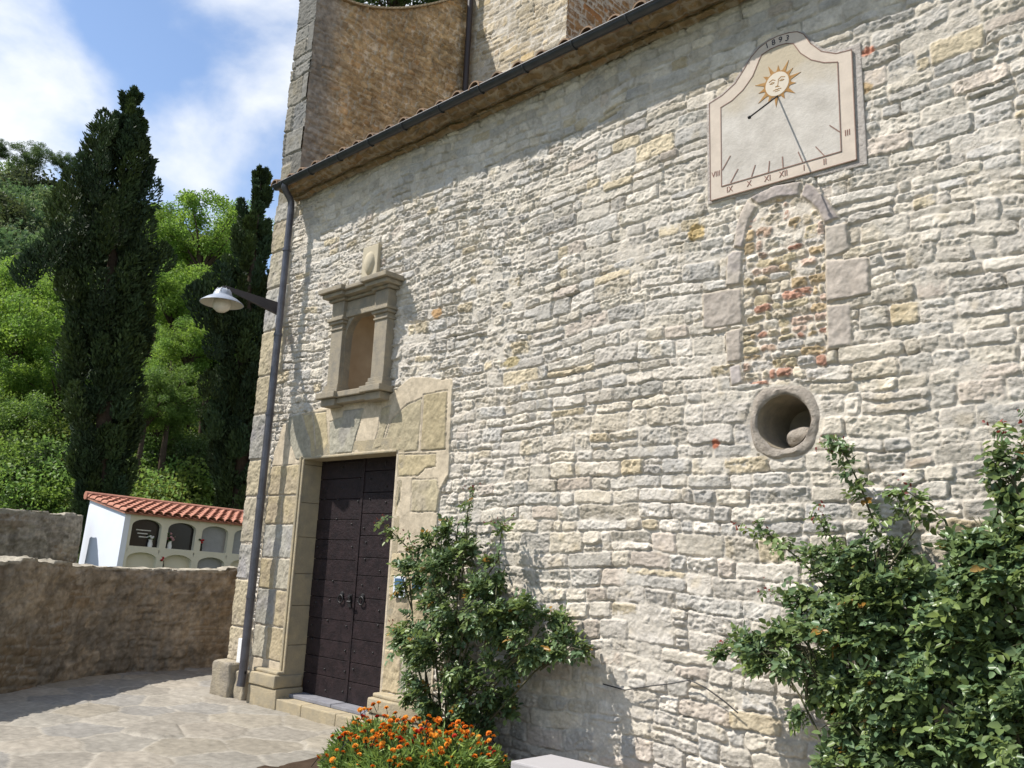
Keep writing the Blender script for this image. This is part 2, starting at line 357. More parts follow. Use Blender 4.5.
def masonry(x, z, seed, par, pal=PAL, pw=PW, rough=1.0, prot=0.016, gap=(0.001, 0.007), smear=0.40, mcol=(.555, .505, .43)):
    sid, d, u, v, n = courses(x, z, seed, *par)
    r = np.random.default_rng(seed + 99)
    g = r.uniform(gap[0], gap[1], n)[sid] + 0.008 * fbm(x, z, 24, seed + 31, 4, .65)
    m = sstep(0, 1, (d - g) / (0.004 + r.uniform(0, .010, n)[sid] ** 1.0))
    p = r.uniform(0.000, prot, n)[sid]; tu = r.normal(0, 0.008, n)[sid]; tv = r.normal(0.004, 0.011, n)[sid]
    fine = fbm(x * .8, z * 1.3, 48, seed + 42, 2, .9)
    strat = fbm(x * 0.45, z * 1.7, 18, seed + 41, 4, 0.62)
    ridg = np.abs(fbm(x * 0.6 + 0.3 * z, z * 1.5, 9, seed + 43, 4, .6))
    fa = facet(x, z, 11, seed + 45) * .0030 + facet(x, z, 26, seed + 46) * .0026
    rk = r.uniform(.5, 1.4, n)[sid]
    face = p + u * tu + v * tv + rough * rk * (0.0040 * strat + .0052 * fine + fa - 0.011 * np.maximum(0, ridg - .18) * (r.random(n)[sid] > .4))
    mort = -0.0100 + 0.006 * fbm(x, z, 30, seed + 51, 4, .7) + 0.007 * fbm(x, z, 3, seed + 52, 2)
    sm = sstep(0.0, 0.55, fbm(x, z, 1.7, seed + 61, 5, .6) + smear - 0.40)          # mortar smeared over stone
    mort = mort + 0.013 * sm
    crack = sstep(.22, .50, fbm(x, z, 6, seed + 63, 3)) * sstep(.011, .0, d) * (1 - .8 * sm)       # joints washed out
    mort = mort - .028 * crack
    h = np.maximum(mort + (face - mort) * m, mort)
    pal_i = r.choice(len(pal), n, p=pw / pw.sum())
    col = pal[pal_i][sid] * (r.uniform(0.78, 1.10, n)[sid])[..., None]
    col = col * (1 + 0.13 * fbm(x, z, 8, seed + 71, 5, .6) + .10 * fbm(x, z, 45, seed + 74, 2, .8))[..., None]
    och = sstep(.25, .6, fbm(x, z, 5, seed + 75, 4))[..., None]; col = col * (1 - och * np.array((.02, .055, .13)))
    lich = sstep(.30, .55, fbm(x, z, 7, seed + 78, 5, .65))[..., None]; col = col * (1 - .20 * lich)
    mc = np.array(mcol) * (1 + 0.13 * fbm(x, z, 5, seed + 72, 4) + .12 * fbm(x, z, 40, seed + 76, 2, .8))[..., None]
    expo = sstep(-0.004, 0.005, (face - mort) * m)
    k = (np.clip(m, 0, 1) * expo)[..., None]
    warm = sstep(0.1, 0.6, fbm(x, z, 0.8, seed + 73, 3))[..., None]
    col = col * (1 - warm * np.array((0.0, .02, .06)))
    return h, mc + (col - mc) * k

def make_patch(name, P, col, cellmask, material, parent=None, smooth=True, vis=None):
    """P: (nx,nz,3) world points; cellmask (nx-1,nz-1) bool; one mesh"""
    nx, nz = P.shape[:2]
    idx = np.arange(nx * nz).reshape(nx, nz)
    a = idx[:-1, :-1][cellmask]; b = idx[1:, :-1][cellmask]; c = idx[1:, 1:][cellmask]; d = idx[:-1, 1:][cellmask]
    q = np.stack([a, b, c, d], 1)
    used, inv = np.unique(q.ravel(), return_inverse=True)
    verts = P.reshape(-1, 3)[used]; cl = col.reshape(-1, 3)[used]
    return raw_mesh(name, verts, inv.reshape(-1, 4), cl, material, parent, smooth)
def raw_mesh(name, verts, quads, cl, material, parent=None, smooth=True):
    me = bpy.data.meshes.new(name); nq = len(quads)
    me.vertices.add(len(verts)); me.vertices.foreach_set('co', np.ascontiguousarray(verts, np.float32).ravel())
    me.loops.add(nq * 4); me.loops.foreach_set('vertex_index', np.ascontiguousarray(quads, np.int32).ravel())
    me.polygons.add(nq); me.polygons.foreach_set('loop_start', np.arange(nq, dtype=np.int32) * 4)
    me.update(calc_edges=True)
    if smooth: me.polygons.foreach_set('use_smooth', np.ones(nq, bool))
    at = me.color_attributes.new('Col', 'FLOAT_COLOR', 'POINT')
    at.data.foreach_set('color', np.concatenate([np.clip(cl, 0, 4), np.ones((len(verts), 1))], 1).astype(np.float32).ravel())
    me.validate()
    return link(name, me, material, parent)

def blocks(x, z, h, col, lab, polys, label, hgt, cols, rnd=0.012, rough=0.004, seed=5, cvar=0.10, joint=0.006):
    """dressed blocks painted and raised into the field"""
    r = np.random.default_rng(seed)
    for i, poly in enumerate(polys):
        xs = [p[0] for p in poly]; zs = [p[1] for p in poly]
        bb = (x > min(xs) - .05) & (x < max(xs) + .05) & (z > min(zs) - .05) & (z < max(zs) + .05)
        if not bb.any(): continue
        xx = x[bb] + 0.007 * fbm(x[bb], z[bb], 11, seed + 7 + i, 3); zz_ = z[bb] + 0.007 * fbm(x[bb], z[bb], 11, seed + 57 + i, 3)
        ins = inpoly(xx, zz_, poly); d = polydist(xx, zz_, poly)
        k = sstep(0, 1, (d - joint) / rnd) * ins
        H = (hgt + r.normal(0, .004)) + rough * fbm(x[bb], z[bb], 14, seed + i, 4) * 2 + rough * 0.7 * fbm(x[bb], z[bb], 50, seed + i + 3, 2)
        h[bb] = np.where(ins, h[bb] * 0 + (hgt - 0.016) + 0.016 * k + (H - hgt) * k, h[bb])
        c = np.array(cols[r.integers(len(cols))]) * r.uniform(1 - cvar, 1 + cvar)
        stain = (1 + 0.16 * fbm(x[bb], z[bb], 4, seed + 91 + i, 5) + .08 * fbm(x[bb], z[bb], 35, seed + 93 + i, 2))[:, None] * (1 - sstep(.1, .5, fbm(x[bb], z[bb], 3, seed + 95 + i, 4))[:, None] * np.array((.10, .10, .02)))
        jc = np.array((.46, .40, .315))
        kk = np.where(ins, k, 0)[:, None]
        cc = jc + (c * stain - jc) * kk
        col[bb] = np.where(ins[:, None], cc, col[bb])
        lab[bb] = np.where(ins, label, lab[bb])

def pix(poly, o, s): return [tuple(PY(o[0] + a / s, o[1] + b / s, 0.0)[[0, 2]]) for a, b in poly]

# ================================================================== CHURCH
church = thing('stone_church', (-4, 1.5, 0), 'pale rubble stone church with dark double door, lean-to roof and tall brown facade wall', 'church')

# ---- the side wall as one height field, split by label into wall, door surround, corner stones, window surround ...
DX = 0.0088
xs = np.arange(-9.87, 1.6, DX); zs = np.arange(-0.05, 6.40, DX)
gx, gz = np.meshgrid(xs, zs, indexing='ij')
hA, cA = masonry(gx, gz, 11, (0.075, 0.17, 0.12, 0.36, 0.03, 0.035), rough=1.25, prot=0.014, smear=.46)
hB, cB = masonry(gx, gz, 23, (0.06, 0.145, 0.09, 0.26, 0.05, 0.05), rough=2.0, prot=0.019, gap=(0.001, 0.008), smear=0.48)
k = sstep(-0.12, 0.12, -(gx + 5.2) * 0.30 + 0.22 * (gz - 3.2) * 0.5 + 0.6 * fbm(gx, gz, 0.7, 77, 3))
hA = hA * (1 - k) + hB * k; cA = cA * (1 - k[..., None]) + cB * k[..., None]
del hB, cB
hA = hA * (1 - .30 * sstep(5.35, 5.75, gz + .1 * fbm(gx, gz, 2, 302, 2)))
hA += 0.015 * fbm(gx, gz, 0.5, 301, 2)
lab = np.ones(gx.shape, np.int8)
# a few odd reddish / ochre stones of the wall itself
for (px, py, a, b, c) in [(716, 444, .032, .045, (.40, .15, .09)), (862, 90, .07, .05, (.52, .38, .22)), (437, 313, .08, .06, (.42, .27, .14)), (512, 362, .12, .06, (.46, .38, .22)), (868, 52, .05, .04, (.52, .25, .17)), (697, 233, .07, .07, (.48, .36, .18)), (842, 56, .06, .04, (.52, .30, .22))]:
    p = PY(px, py)
    e = sstep(1.15, 0.8, np.hypot((gx - p[0]) / a, (gz - p[2]) / b) + 0.45 * fbm(gx, gz, 18, 5, 3))[..., None]
    cA = cA + (np.array(c) * (1 + .1 * fbm(gx, gz, 20, 9, 2))[..., None] - cA) * e

# corner stones
ASH = [(.47, .40, .27), (.44, .41, .34), (.50, .43, .30), (.40, .385, .345), (.48, .42, .33)]
cz_ = -0.05; pol = []; rr = random.Random(4)
while cz_ < 6.4:
    hh = rr.uniform(.40, .62); wv = rr.uniform(.42, .55)
    pol.append([(-9.90, cz_), (-9.87 + wv, cz_ + rr.uniform(-.02, .02)), (-9.87 + wv + rr.uniform(-.03, .03), cz_ + hh), (-9.90, cz_ + hh)]); cz_ += hh
blocks(gx, gz, hA, cA, lab, pol, 3, 0.032, [(.37, .33, .25), (.40, .35, .26), (.34, .32, .28), (.41, .35, .24)], seed=41, rnd=0.014, rough=0.007)
# door surround: plaster field first, then dressed stones
SURR = [(-9.36, 0.0), (-9.36, 2.35), (-9.30, 2.95), (-9.15, 3.30), (-8.80, 3.40), (-8.45, 3.42), (-7.9, 3.45), (-7.1, 3.47), (-6.75, 3.62), (-6.10, 3.52), (-6.09, 2.55), (-6.22, 2.4), (-6.2, 1.5), (-6.14, 0.9), (-6.12, 0.0)]
ins = inpoly(gx + 0.02 * fbm(gx, gz, 6, 3, 3), gz + .02 * fbm(gx, gz, 6, 8, 3), SURR)
hs_ = 0.026 + 0.004 * fbm(gx, gz, 9, 12, 4)
hA = np.where(ins, hs_, hA)
cA = np.where(ins[..., None], np.array((.52, .44, .325)) * (1 + .16 * fbm(gx, gz, 5, 19, 4) + .08 * fbm(gx, gz, 30, 20, 2))[..., None], cA); lab[ins] = 2
o4, s4 = (290, 380), 5.39
LT = [[(75, 185), (130, 180), (150, 420), (130, 430), (100, 300)], [(132, 178), (205, 170), (222, 405), (152, 420)], [(222, 225), (290, 200), (295, 165), (410, 150), (345, 395), (222, 408)],
      [(500, 150), (555, 135), (540, 225), (500, 370), (440, 385), (480, 290)], [(555, 215), (640, 130), (722, 95), (700, 385), (625, 392), (500, 372)], [(728, 78), (860, 55), (850, 378), (712, 388)],
      [(0, 195), (68, 180), (118, 320), (130, 425), (75, 440), (40, 430), (0, 320)],
      [(665, 535), (805, 530), (815, 610), (800, 715), (660, 715)], [(598, 545), (608, 545), (605, 640), (580, 715), (580, 640)], [(590, 400), (800, 395), (795, 470), (740, 480), (700, 520), (590, 525)]]
blocks(gx, gz, hA, cA, lab, [pix(p, o4, s4) for p in LT], 2, 0.030, [(.39, .335, .225), (.36, .34, .285), (.42, .35, .22), (.35, .325, .255)], seed=61, rnd=.010, rough=.004)
JL = []; zj = 0.50; rj = random.Random(9)
for hh in (.38, .42, .36, .40, .35, .38):
    if zj + hh > 2.78: hh = 2.78 - zj
    if rj.random() < .55:
        s = rj.uniform(-9.12, -8.92); JL += [[(-9.35, zj), (s, zj), (s, zj + hh), (-9.35, zj + hh)], [(s, zj), (-8.62, zj), (-8.62, zj + hh), (s, zj + hh)]]
    else: JL.append([(-9.35, zj), (-8.62, zj), (-8.62, zj + hh), (-9.35, zj + hh)])
    zj += hh
zj = 0.42
for hh in (.42, .5, .45):
    s = rj.uniform(-6.62, -6.45); JL += [[(-6.88, zj), (s, zj), (s, zj + hh), (-6.88, zj + hh)], [(s, zj), (-6.16, zj), (-6.16, zj + hh), (s, zj + hh)]]; zj += hh
blocks(gx, gz, hA, cA, lab, JL, 2, 0.031, [(.41, .34, .215), (.37, .335, .26), (.43, .355, .23), (.35, .33, .28)], seed=71, rnd=.009, rough=.005)

# blocked arch window
o7, s7 = (680, 180), 2.56
WIN = [[(175, 50), (203, 68), (182, 105), (165, 180), (137, 176), (143, 128), (156, 85)], [(176, 49), (245, 12), (318, 2), (308, 44), (252, 49), (205, 67)],
       [(322, 5), (347, 16), (387, 56), (412, 100), (370, 118), (356, 82), (332, 61), (310, 45)], [(370, 120), (430, 108), (440, 178), (424, 190), (372, 205)],
       [(372, 207), (487, 195), (491, 295), (430, 308), (375, 318)], [(376, 322), (441, 316), (444, 425), (376, 436)], [(138, 182), (163, 182), (161, 270), (118, 277), (122, 195)],
       [(58, 292), (161, 275), (163, 370), (85, 384), (60, 380)], [(118, 388), (163, 376), (163, 465), (120, 472)], [(126, 477), (158, 470), (166, 522), (130, 532)]]
INF = [(165, 180), (182, 105), (205, 70), (252, 50), (308, 45), (332, 62), (356, 82), (368, 118), (373, 205), (376, 436), (380, 500), (300, 525), (166, 522), (163, 370)]
ipoly = pix(INF, o7, s7); ins = inpoly(gx, gz, ipoly)
RED = np.array((.54, .46, .37)) * .15 + .85 * np.array([(.56, .52, .45), (.54, .47, .36), (.50, .42, .27), (.50, .37, .21), (.44, .22, .15), (.52, .49, .45), (.50, .36, .28)])
bbm = (gx > -3.1) & (gx < -2.0) & (gz > 2.8) & (gz < 5.0)
ix = np.where(bbm.any(1))[0]; iz = np.where(bbm.any(0))[0]; sl_ = (slice(ix[0], ix[-1] + 1), slice(iz[0], iz[-1] + 1))
hI, cI = masonry(gx[sl_], gz[sl_], 57, (0.045, 0.095, 0.07, 0.17, 0.05, 0.05), pal=RED, pw=np.array([.20, .20, .16, .11, .12, .06, .15]), rough=2.0, prot=.014, gap=(.0, .005), smear=.50, mcol=(.56, .50, .42))
insb = ins[sl_]
hA[sl_] = np.where(insb, hI + 0.002, hA[sl_]); cA[sl_] = np.where(insb[..., None], cI * 1.05, cA[sl_]); lab[ins] = 4
blocks(gx, gz, hA, cA, lab, [pix(p, o7, s7) for p in WIN], 5, 0.026, [(.43, .375, .32), (.455, .405, .345), (.41, .36, .31)], seed=81, rnd=.010, rough=.0045)

# flat wall under the sundial
sdm = (gx > -3.28) & (gx < -1.93) & (gz > 4.70) & (gz < 5.95)
hA = np.where(sdm, np.minimum(hA, 0.012), hA)
# flat seat round oculus ring
OC = PY(785, 421.5); OCX, OCZ = -2.62, 2.815
dO = np.hypot((gx - OCX), (gz - OCZ))
hA = np.where(dO < 0.30, 0.005, hA)

# holes: door, niche, oculus
cxm = (gx[:-1, :-1] + gx[1:, 1:]) / 2; czm = (gz[:-1, :-1] + gz[1:, 1:]) / 2
DOORX0, DOORX1, DOORZ0, DOORZ1 = -8.60, -6.90, 0.12, 2.83
NX0, NX1, NZ0, NZ1 = -8.06, -7.47, 3.62, 4.55
hole = (cxm > DOORX0) & (cxm < DOORX1) & (czm < DOORZ1)
hole |= (np.hypot(cxm - OCX, czm - OCZ) < 0.205)
hole |= (cxm > NX0 + .11) & (cxm < NX1 + .15) & (czm > NZ0 - .07) & (czm < NZ1 - .03)
# sunk edges next to openings join the reveals
dd = np.maximum(np.maximum(DOORX0 - gx, gx - DOORX1), gz - DOORZ1)
hA = np.where((dd < 0.03) & (dd > -0.03), 0.028, hA)
cl = lab[:-1, :-1]
P = np.stack([gx, -hA, gz], -1)
# wobble of the left edge of the building
edge = sstep(-9.80, -9.87, gx) * (0.012 * fbm(gz * 0 + 3.3, gz, 5, 15, 3))
P[..., 0] += edge
make_patch('wall', P, cA, (cl == 1) & ~hole, M['rubble'], church)
make_patch('door_surround', P, cA, (cl == 2) & ~hole, M['ashlar'], church)
make_patch('corner_stones', P, cA, (cl == 3) & ~hole, M['ashlar'], church)
make_patch('window_infill', P, cA, (cl == 4) & ~hole, M['rubble'], church)
make_patch('window_surround', P, cA, (cl == 5) & ~hole, M['ashlar'], church)
del hA, cA, P

# ---- door: reveals, leaves, step, plinths
M['jamb'] = mat('jamb_stone', (.43, .355, .23), 0.9, 0.3, 7, 0.8, 45, spec=0.06, color2=(.29, .255, .19))
mb = MB()
for xa_, xb_ in ((DOORX0 - .12, DOORX0 + .004), (DOORX1 - .004, DOORX1 + .12)):
    zz0 = .30
    for hh in (.40, .44, .36, .42, .40, .45, .30):
        zt = min(zz0 + hh, DOORZ1 + .02); mb.box((xa_, -.026, zz0), (xb_ + random.uniform(-.002, .002), .30, zt - .004)); zz0 = zt
mb.box((DOORX0 - .12, -.0262, DOORZ1 - .004), (DOORX1 + .12, .30, DOORZ1 + .16))
mb.build('door_reveal', M['jamb'], church, bevel=0.007)
mb = MB()   # thin moulding running along the left jamb and over the lintel
mb.box((DOORX0 - .085, -.055, .38), (DOORX0 - .045, -.02, DOORZ1 + .03)); mb.box((DOORX0 - .03, -.048, .38), (DOORX0 + .006, -.02, DOORZ1 - .004))
mb.box((DOORX0 - .01, -.044, DOORZ1 - .006), (DOORX1 + .006, -.02, DOORZ1 + .02))
mb.build('door_moulding', M['jamb'], church, bevel=0.010)
for xa_, xb_, s1, s2 in ((-9.13, DOORX0, 0, .02), (DOORX1, -6.10, -.02, 0)):
    mb = MB(); mb.box((xa_ + s1, -.17, 0.235), (xb_ + s2, .20, 0.375)); mb.box((xa_ + .01 + s1 * .6, -.125, 0.372), (xb_ - .008 + s2 * .6, .20, .415))
    mb.build('plinth', M['jamb'], church, bevel=0.022, seg=3, smooth=40, sub=2, jitter=.008)
    mb = MB(); mb.box((xa_ - .02 + s1 * 1.5, -.155, -.03), (xb_ + .02 + s2 * 1.5, .2, .232)); mb.build('plinth_base', M['jamb'], church, bevel=0.02, seg=2, smooth=40, sub=2, jitter=.01)
mb = MB(); mb.box((-9.92, -.20, -.03), (-9.50, .35, .42)); mb.box((-9.495, -.14, -.03), (-9.26, .2, .34))
M['boulder'] = mat('corner_boulder', (.40, .345, .25), 0.9, 0.3, 6, 0.7, 30, spec=0.08, color2=(.24, .215, .18), dist=.03)
mb.build('corner_base_stone', M['boulder'], church, bevel=0.045, seg=3, smooth=50, sub=3, jitter=.02)
mb = MB(); xx = DOORX0 + .035
for wd in (.50, .62, .545):
    mb.box((xx, -.14, -.03), (xx + wd - .006, .34, .135)); xx += wd
mb.build('door_step', M['jamb'], church, bevel=0.012)
M['sill'] = mat('door_sill_slate', (.25, .25, .27), 0.6, .2, 9, .3, 50, color2=(.17, .17, .19))
mb = MB(); mb.box((DOORX0 + .002, .02, .137), (-7.765, .30, .175)); mb.box((-7.755, .02, .137), (DOORX1 - .002, .30, .172))
mb.build('door_sill', M['sill'], church, bevel=0.006)
mb = MB(); mb.lathe([(.0001, -.012), (.008, -.009), (.012, 0), (.012, .006)], (0, 0, 0), 8, axis='y'); o = mb.build('stud', M['iron'], None, smooth=60); STUD = o.data; bpy.data.objects.remove(o)
def door_leaf(x0, x1, side):
    mb = MB(); z = 0.18; r2 = random.Random(int(x0 * 100)); i = 0
    while z < 2.84:
        hgt = r2.uniform(.19, .25); z1 = min(z + hgt, 2.85)
        mb.box((x0 + .008, .215 + r2.uniform(-.003, .003), z), (x1 - .008, .26, z1 - .007)); z = z1; i += 1
    mb.box((x0 + .004, .245, .178), (x1 - .004, .30, 2.855))
    leaf = mb.build('door_leaf', M['wood'], church, bevel=0.003)
    z = .29
    while z < 2.8:
        for q in np.linspace(x0 + .1, x1 - .1, 3):
            if r2.random() < .3: continue
            so_ = bpy.data.objects.new('stud', STUD); COL.objects.link(so_); so_.location = (q + r2.uniform(-.05, .05), .212, z + r2.uniform(-.06, .06)); adopt(so_, leaf)
        z += .225
    h = MB(); cx = x1 - (.22 if side < 0 else 0) if side < 0 else x0 + .15; zc = 1.24
    h.lathe([(.0001, -.016), (.03, -.012), (.036, 0), (.036, .006)], (cx, .212, zc + .055), 16, axis='y')
    h.tube([(cx + .042 * math.sin(a), .194, zc + .01 + .042 * math.cos(a)) for a in np.linspace(0, 2 * math.pi, 19)], .008, 8)
    h.build('knocker', M['iron'], leaf, smooth=50)
    return leaf
lf1 = door_leaf(DOORX0 + .002, -7.758, -1); lf2 = door_leaf(-7.752, DOORX1 - .002, 1)
mb = MB(); mb.box((-7.84, .200, 1.17), (-7.785, .214, 1.31)); mb.lathe([(.0001, -.025), (.022, -.02), (.022, 0)], (-7.81, .2, 1.28), 12, axis='y')
mb.tube([(-7.80, .19, 1.22), (-7.80, .16, 1.23), (-7.74, .16, 1.23)], .012, 8)
mb.build('lock', M['iron'], lf1, smooth=40)
mb = MB(); mb.box((-7.775, .205, .182), (-7.735, .218, 2.85)); mb.build('cover_strip', M['wood'], lf1, bevel=.004)

# ---- oculus: ring, splayed recess
mb = MB(); nr = 40; prof = [(0.352, .03), (0.345, -.004), (0.312, -.018), (0.255, -.023), (0.230, -.022), (0.213, -.006)]
def ringr(a): return 1 + .05 * math.cos(4 * a) * -1 + .02 * math.sin(3 * a + 1)
vs = []
for i, (r, yy) in enumerate(prof):
    for j in range(nr):
        a = 2 * math.pi * j / nr; kf = ringr(a) if i < 3 else 1
        r3 = r * (0.80 if i < 2 else (.82 if i == 2 else .93)) * kf
        jx = .010 * nz3((math.cos(a) * 2, math.sin(a) * 2, i), 2.3, 4); r3 *= 1 + .02 * nz3((math.cos(a), math.sin(a), i * .3), 3.1, 6)
        vs.append((OCX + r3 * math.cos(a), yy + jx, OCZ + r3 * math.sin(a)))
fs = [(i * nr + j, i * nr + (j + 1) % nr, (i + 1) * nr + (j + 1) % nr, (i + 1) * nr + j) for i in range(len(prof) - 1) for j in range(nr)]
mb.add(vs, fs); ring = mb.build('oculus_ring', M['ring'], church, smooth=50, sub=2, jitter=.010)
mb = MB(); mb.lathe([(.200, -.012), (.19, .10), (.165, .30), (.15, .42)], (OCX, 0, OCZ), 36, axis='y')
mb.add([(OCX - .3, .42, OCZ - .3), (OCX + .3, .42, OCZ - .3), (OCX + .3, .42, OCZ + .3), (OCX - .3, .42, OCZ + .3)], [(0, 1, 2, 3)])
M['oculus_in'] = mat('oculus_lining', (.36, .30, .215), .95, .4, 8, .6, 40, spec=.05, color2=(.20, .175, .14)); mb.build('oculus_recess', M['oculus_in'], ring, smooth=50)
me = bpy.data.meshes.new('stone'); bm = bmesh.new(); bmesh.ops.create_icosphere(bm, subdivisions=4, radius=1)
for v in bm.verts:
    n = 1 + .12 * nz3(v.co, 1.6, 3) + .03 * nz3(v.co, 6, 8); v.co = Vector((v.co.x * .13 * n, v.co.y * .10 * n, v.co.z * .085 * n))
bm.to_mesh(me); bm.free(); me.polygons.foreach_set('use_smooth', [True] * len(me.polygons))
st = link('loose_stone', me, M['ring']); st.location = (OCX + .075, .17, OCZ - .105)
tag(st, 'rounded grey stone lying inside the round wall opening', 'stone')

SHIFT[:] = [.13, 0, -.045]
# ---- niche with pilasters
def arch_pts(x0, x1, z0, zsp, n=16):
    cx, r = (x0 + x1) / 2, (x1 - x0) / 2
    return [(x0, z0)] + [(cx - r * math.cos(a), zsp + r * math.sin(a)) for a in np.linspace(0, math.pi, n)] + [(x1, z0)]
niche = MB()
ap = arch_pts(NX0, NX1, NZ0, 4.24)                   # front plate with an arched opening
outer = [(NX0 - .02, NZ0)]
for (u, v) in ap[1:-1]:
    cx = (NX0 + NX1) / 2; a = math.atan2(v - 4.24, u - cx); sx = (NX1 - NX0) / 2 + .05; sz = 4.60 - 4.24
    t = min(sx / max(abs(math.cos(a)), 1e-6), sz / max(abs(math.sin(a)), 1e-6)); outer.append((cx + t * math.cos(a), 4.24 + t * math.sin(a)))
outer.append((NX1 + .02, NZ0)); n = len(ap)
for (y0, y1) in ((-.075, .02),):
    vs = [(u, y0, v) for u, v in ap] + [(u, y0, v) for u, v in outer] + [(u, y1, v) for u, v in ap]
    niche.add(vs, [(i, i + 1, n + i + 1, n + i) for i in range(n - 1)] + [(i, 2 * n + i, 2 * n + i + 1, i + 1) for i in range(n - 1)])
nf = niche.build('niche_frame', M['nichestone'], church, smooth=30)
rec = MB(); cx = (NX0 + NX1) / 2; rad = (NX1 - NX0) / 2; na = 20; rows = []
for z in np.linspace(NZ0 - .02, 4.24, 12): rows.append([(cx - rad * math.cos(a), .018 + .30 * math.sin(a), z) for a in np.linspace(0, math.pi, na)])
for b in np.linspace(0, math.pi / 2, 10)[1:]: rows.append([(cx - rad * math.cos(a) * math.cos(b), .018 + .30 * math.sin(a) * math.cos(b), 4.24 + rad * math.sin(b)) for a in np.linspace(0, math.pi, na)])
vs = [p for r in rows for p in r]
rec.add(vs, [(i * na + j, i * na + j + 1, (i + 1) * na + j + 1, (i + 1) * na + j) for i in range(len(rows) - 1) for j in range(na - 1)])
rec.build('niche_recess', M['recess'], nf, smooth=60)
for s, x0, x1 in ((-1, -8.29, -8.07), (1, -7.47, -7.25)):
    mb = MB(); mb.box((x0, -.12, 3.70), (x1, .03, 4.46)); pl = mb.build('pilaster', M['nichestone'], nf, bevel=.008)
    mb = MB(); mb.box((x0 - .035, -.155, 3.60), (x1 + .035, .03, 3.655)); mb.box((x0 - .02, -.14, 3.655), (x1 + .02, .03, 3.70)); mb.build('pilaster_base', M['nichestone'], nf, bevel=.008); mb = MB()
    mb.box((x0 - .012, -.135, 4.36), (x1 + .012, .03, 4.385)); mb.box((x0 - .03, -.15, 4.43), (x1 + .03, .03, 4.465)); mb.box((x0 - .045, -.17, 4.465), (x1 + .045, .03, 4.50))
    mb.build('capital', M['nichestone'], nf, bevel=.008)
mb = MB()
mb.box((-8.27, -.10, 4.50), (-7.27, .03, 4.58)); mb.box((-8.25, -.085, 4.58), (-7.29, .03, 4.70))
for x0, x1 in ((-8.29, -8.06), (-7.48, -7.25)): mb.box((x0, -.135, 4.502), (x1, .03, 4.702))
mb.box((-8.28, -.12, 4.704), (-7.26, .03, 4.74)); mb.box((-8.32, -.19, 4.742), (-7.22, .03, 4.79)); mb.box((-8.35, -.23, 4.792), (-7.19, .03, 4.835))
for x0, x1 in ((-8.33, -8.02), (-7.52, -7.21)):
    mb.box((x0, -.165, 4.706), (x1, .03, 4.741)); mb.box((x0 - .04, -.235, 4.743), (x1 + .04, .03, 4.791)); mb.box((x0 - .075, -.28, 4.793), (x1 + .075, .03, 4.85))
mb.build('niche_cornice', M['nichestone'], nf, bevel=.010)
mb = MB(); mb.box((-8.32, -.17, 3.535), (-7.22, .03, 3.60)); mb.box((-8.28, -.13, 3.47), (-7.26, .03, 3.533))
for x0, x1 in ((-8.33, -8.03), (-7.51, -7.21)):
    mb.box((x0 - .03, -.215, 3.532), (x1 + .03, .03, 3.602)); mb.box((x0 + .02, -.165, 3.445), (x1 - .02, .03, 3.530))
mb.build('niche_sill', M['nichestone'], nf, bevel=.010)
mb = MB(); mb.box((-7.895, -.05, 4.86), (-7.605, .02, 5.34)); pq = mb.build('emblem_plaque', M['nichelight'], church, bevel=.012)
mb = MB(); mb.lathe([(.0001, -.045), (.05, -.04), (.085, -.02), (.095, 0.0)], (0, 0, 0), 24, axis='y')
mb.v = [(x * (1.0 if z > 0 else 1.0 + z * 3.2) - 7.75, y - .048, z * 1.55 + 5.12) for x, y, z in mb.v]
mb.build('emblem', M['nichelight'], pq, smooth=50)

SHIFT[:] = [0, 0, 0]
# ---- upper facade wall, nave, roof
def facade_top(y):
    t = (y - 0.45) / 2.45
    return 9.66 + (0 if t < 0 else 1.55 * t ** 1.45 if t < 1 else 1.55)
ys = [0.0, 0.449, .45] + list(np.linspace(.5, 2.9, 24)) + [3.2, 7.0]
prof = [(0.03, -0.05)] + [(max(y, .03), facade_top(y)) for y in ys] + [(7.0, -.05)]
mb = MB(); mb.prism(prof, -9.855, -9.44, 0, 'x')
M['facadeback'] = mat('facade_plaster', (.40, .29, .17), .95, .3, 3, .5, 30, spec=.05, color2=(.28, .2, .12))
fac = mb.build('facade_wall', M['facadeback'], church)
mb = MB(); cop = [(y, facade_top(y)) for y in np.linspace(0, 2.95, 40)]
for i in range(len(cop) - 1):
    (a, za), (b, zb) = cop[i], cop[i + 1]
    mb.add([(-9.90, a, za), (-9.36, a, za), (-9.36, b, zb), (-9.90, b, zb), (-9.90, a, za + .04), (-9.38, a, za + .04), (-9.36, b, zb + .04), (-9.90, b, zb + .04)], [(0, 1, 2, 3), (4, 7, 6, 5), (1, 5, 6, 2), (0, 3, 7, 4)] + ([(0, 4, 5, 1)] if i == 0 else []))
M['coping'] = mat('coping_stone', (.34, .26, .16), .9, .3, 6, .5, 40, spec=.08)
mb.build('facade_coping', M['coping'], fac)
BROWN = np.array([(.34, .235, .13), (.30, .215, .13), (.38, .275, .16), (.27, .20, .135), (.42, .315, .19), (.40, .24, .12)])
gy, gz2 = np.meshgrid(np.arange(0.0, 3.0, .016), np.arange(6.3, 11.4, .016), indexing='ij')
h, c = masonry(gy, gz2, 91, (.06, .14, .09, .22, .06, .06), pal=BROWN, pw=np.array([.25, .2, .2, .15, .12, .08]), rough=1.6, prot=.035, smear=.65)
lim = sstep(.10, .55, gy + .18 * fbm(gy, gz2, 1.2, 4, 3))[..., None]
c = c * .46 + .54 * np.array((.36, .255, .14)) * (1 + .38 * fbm(gy, gz2, 1.6, 14, 5) + .45 * fbm(gy * .8 + gz2 * .3, gz2, 9, 15, 4))[..., None]
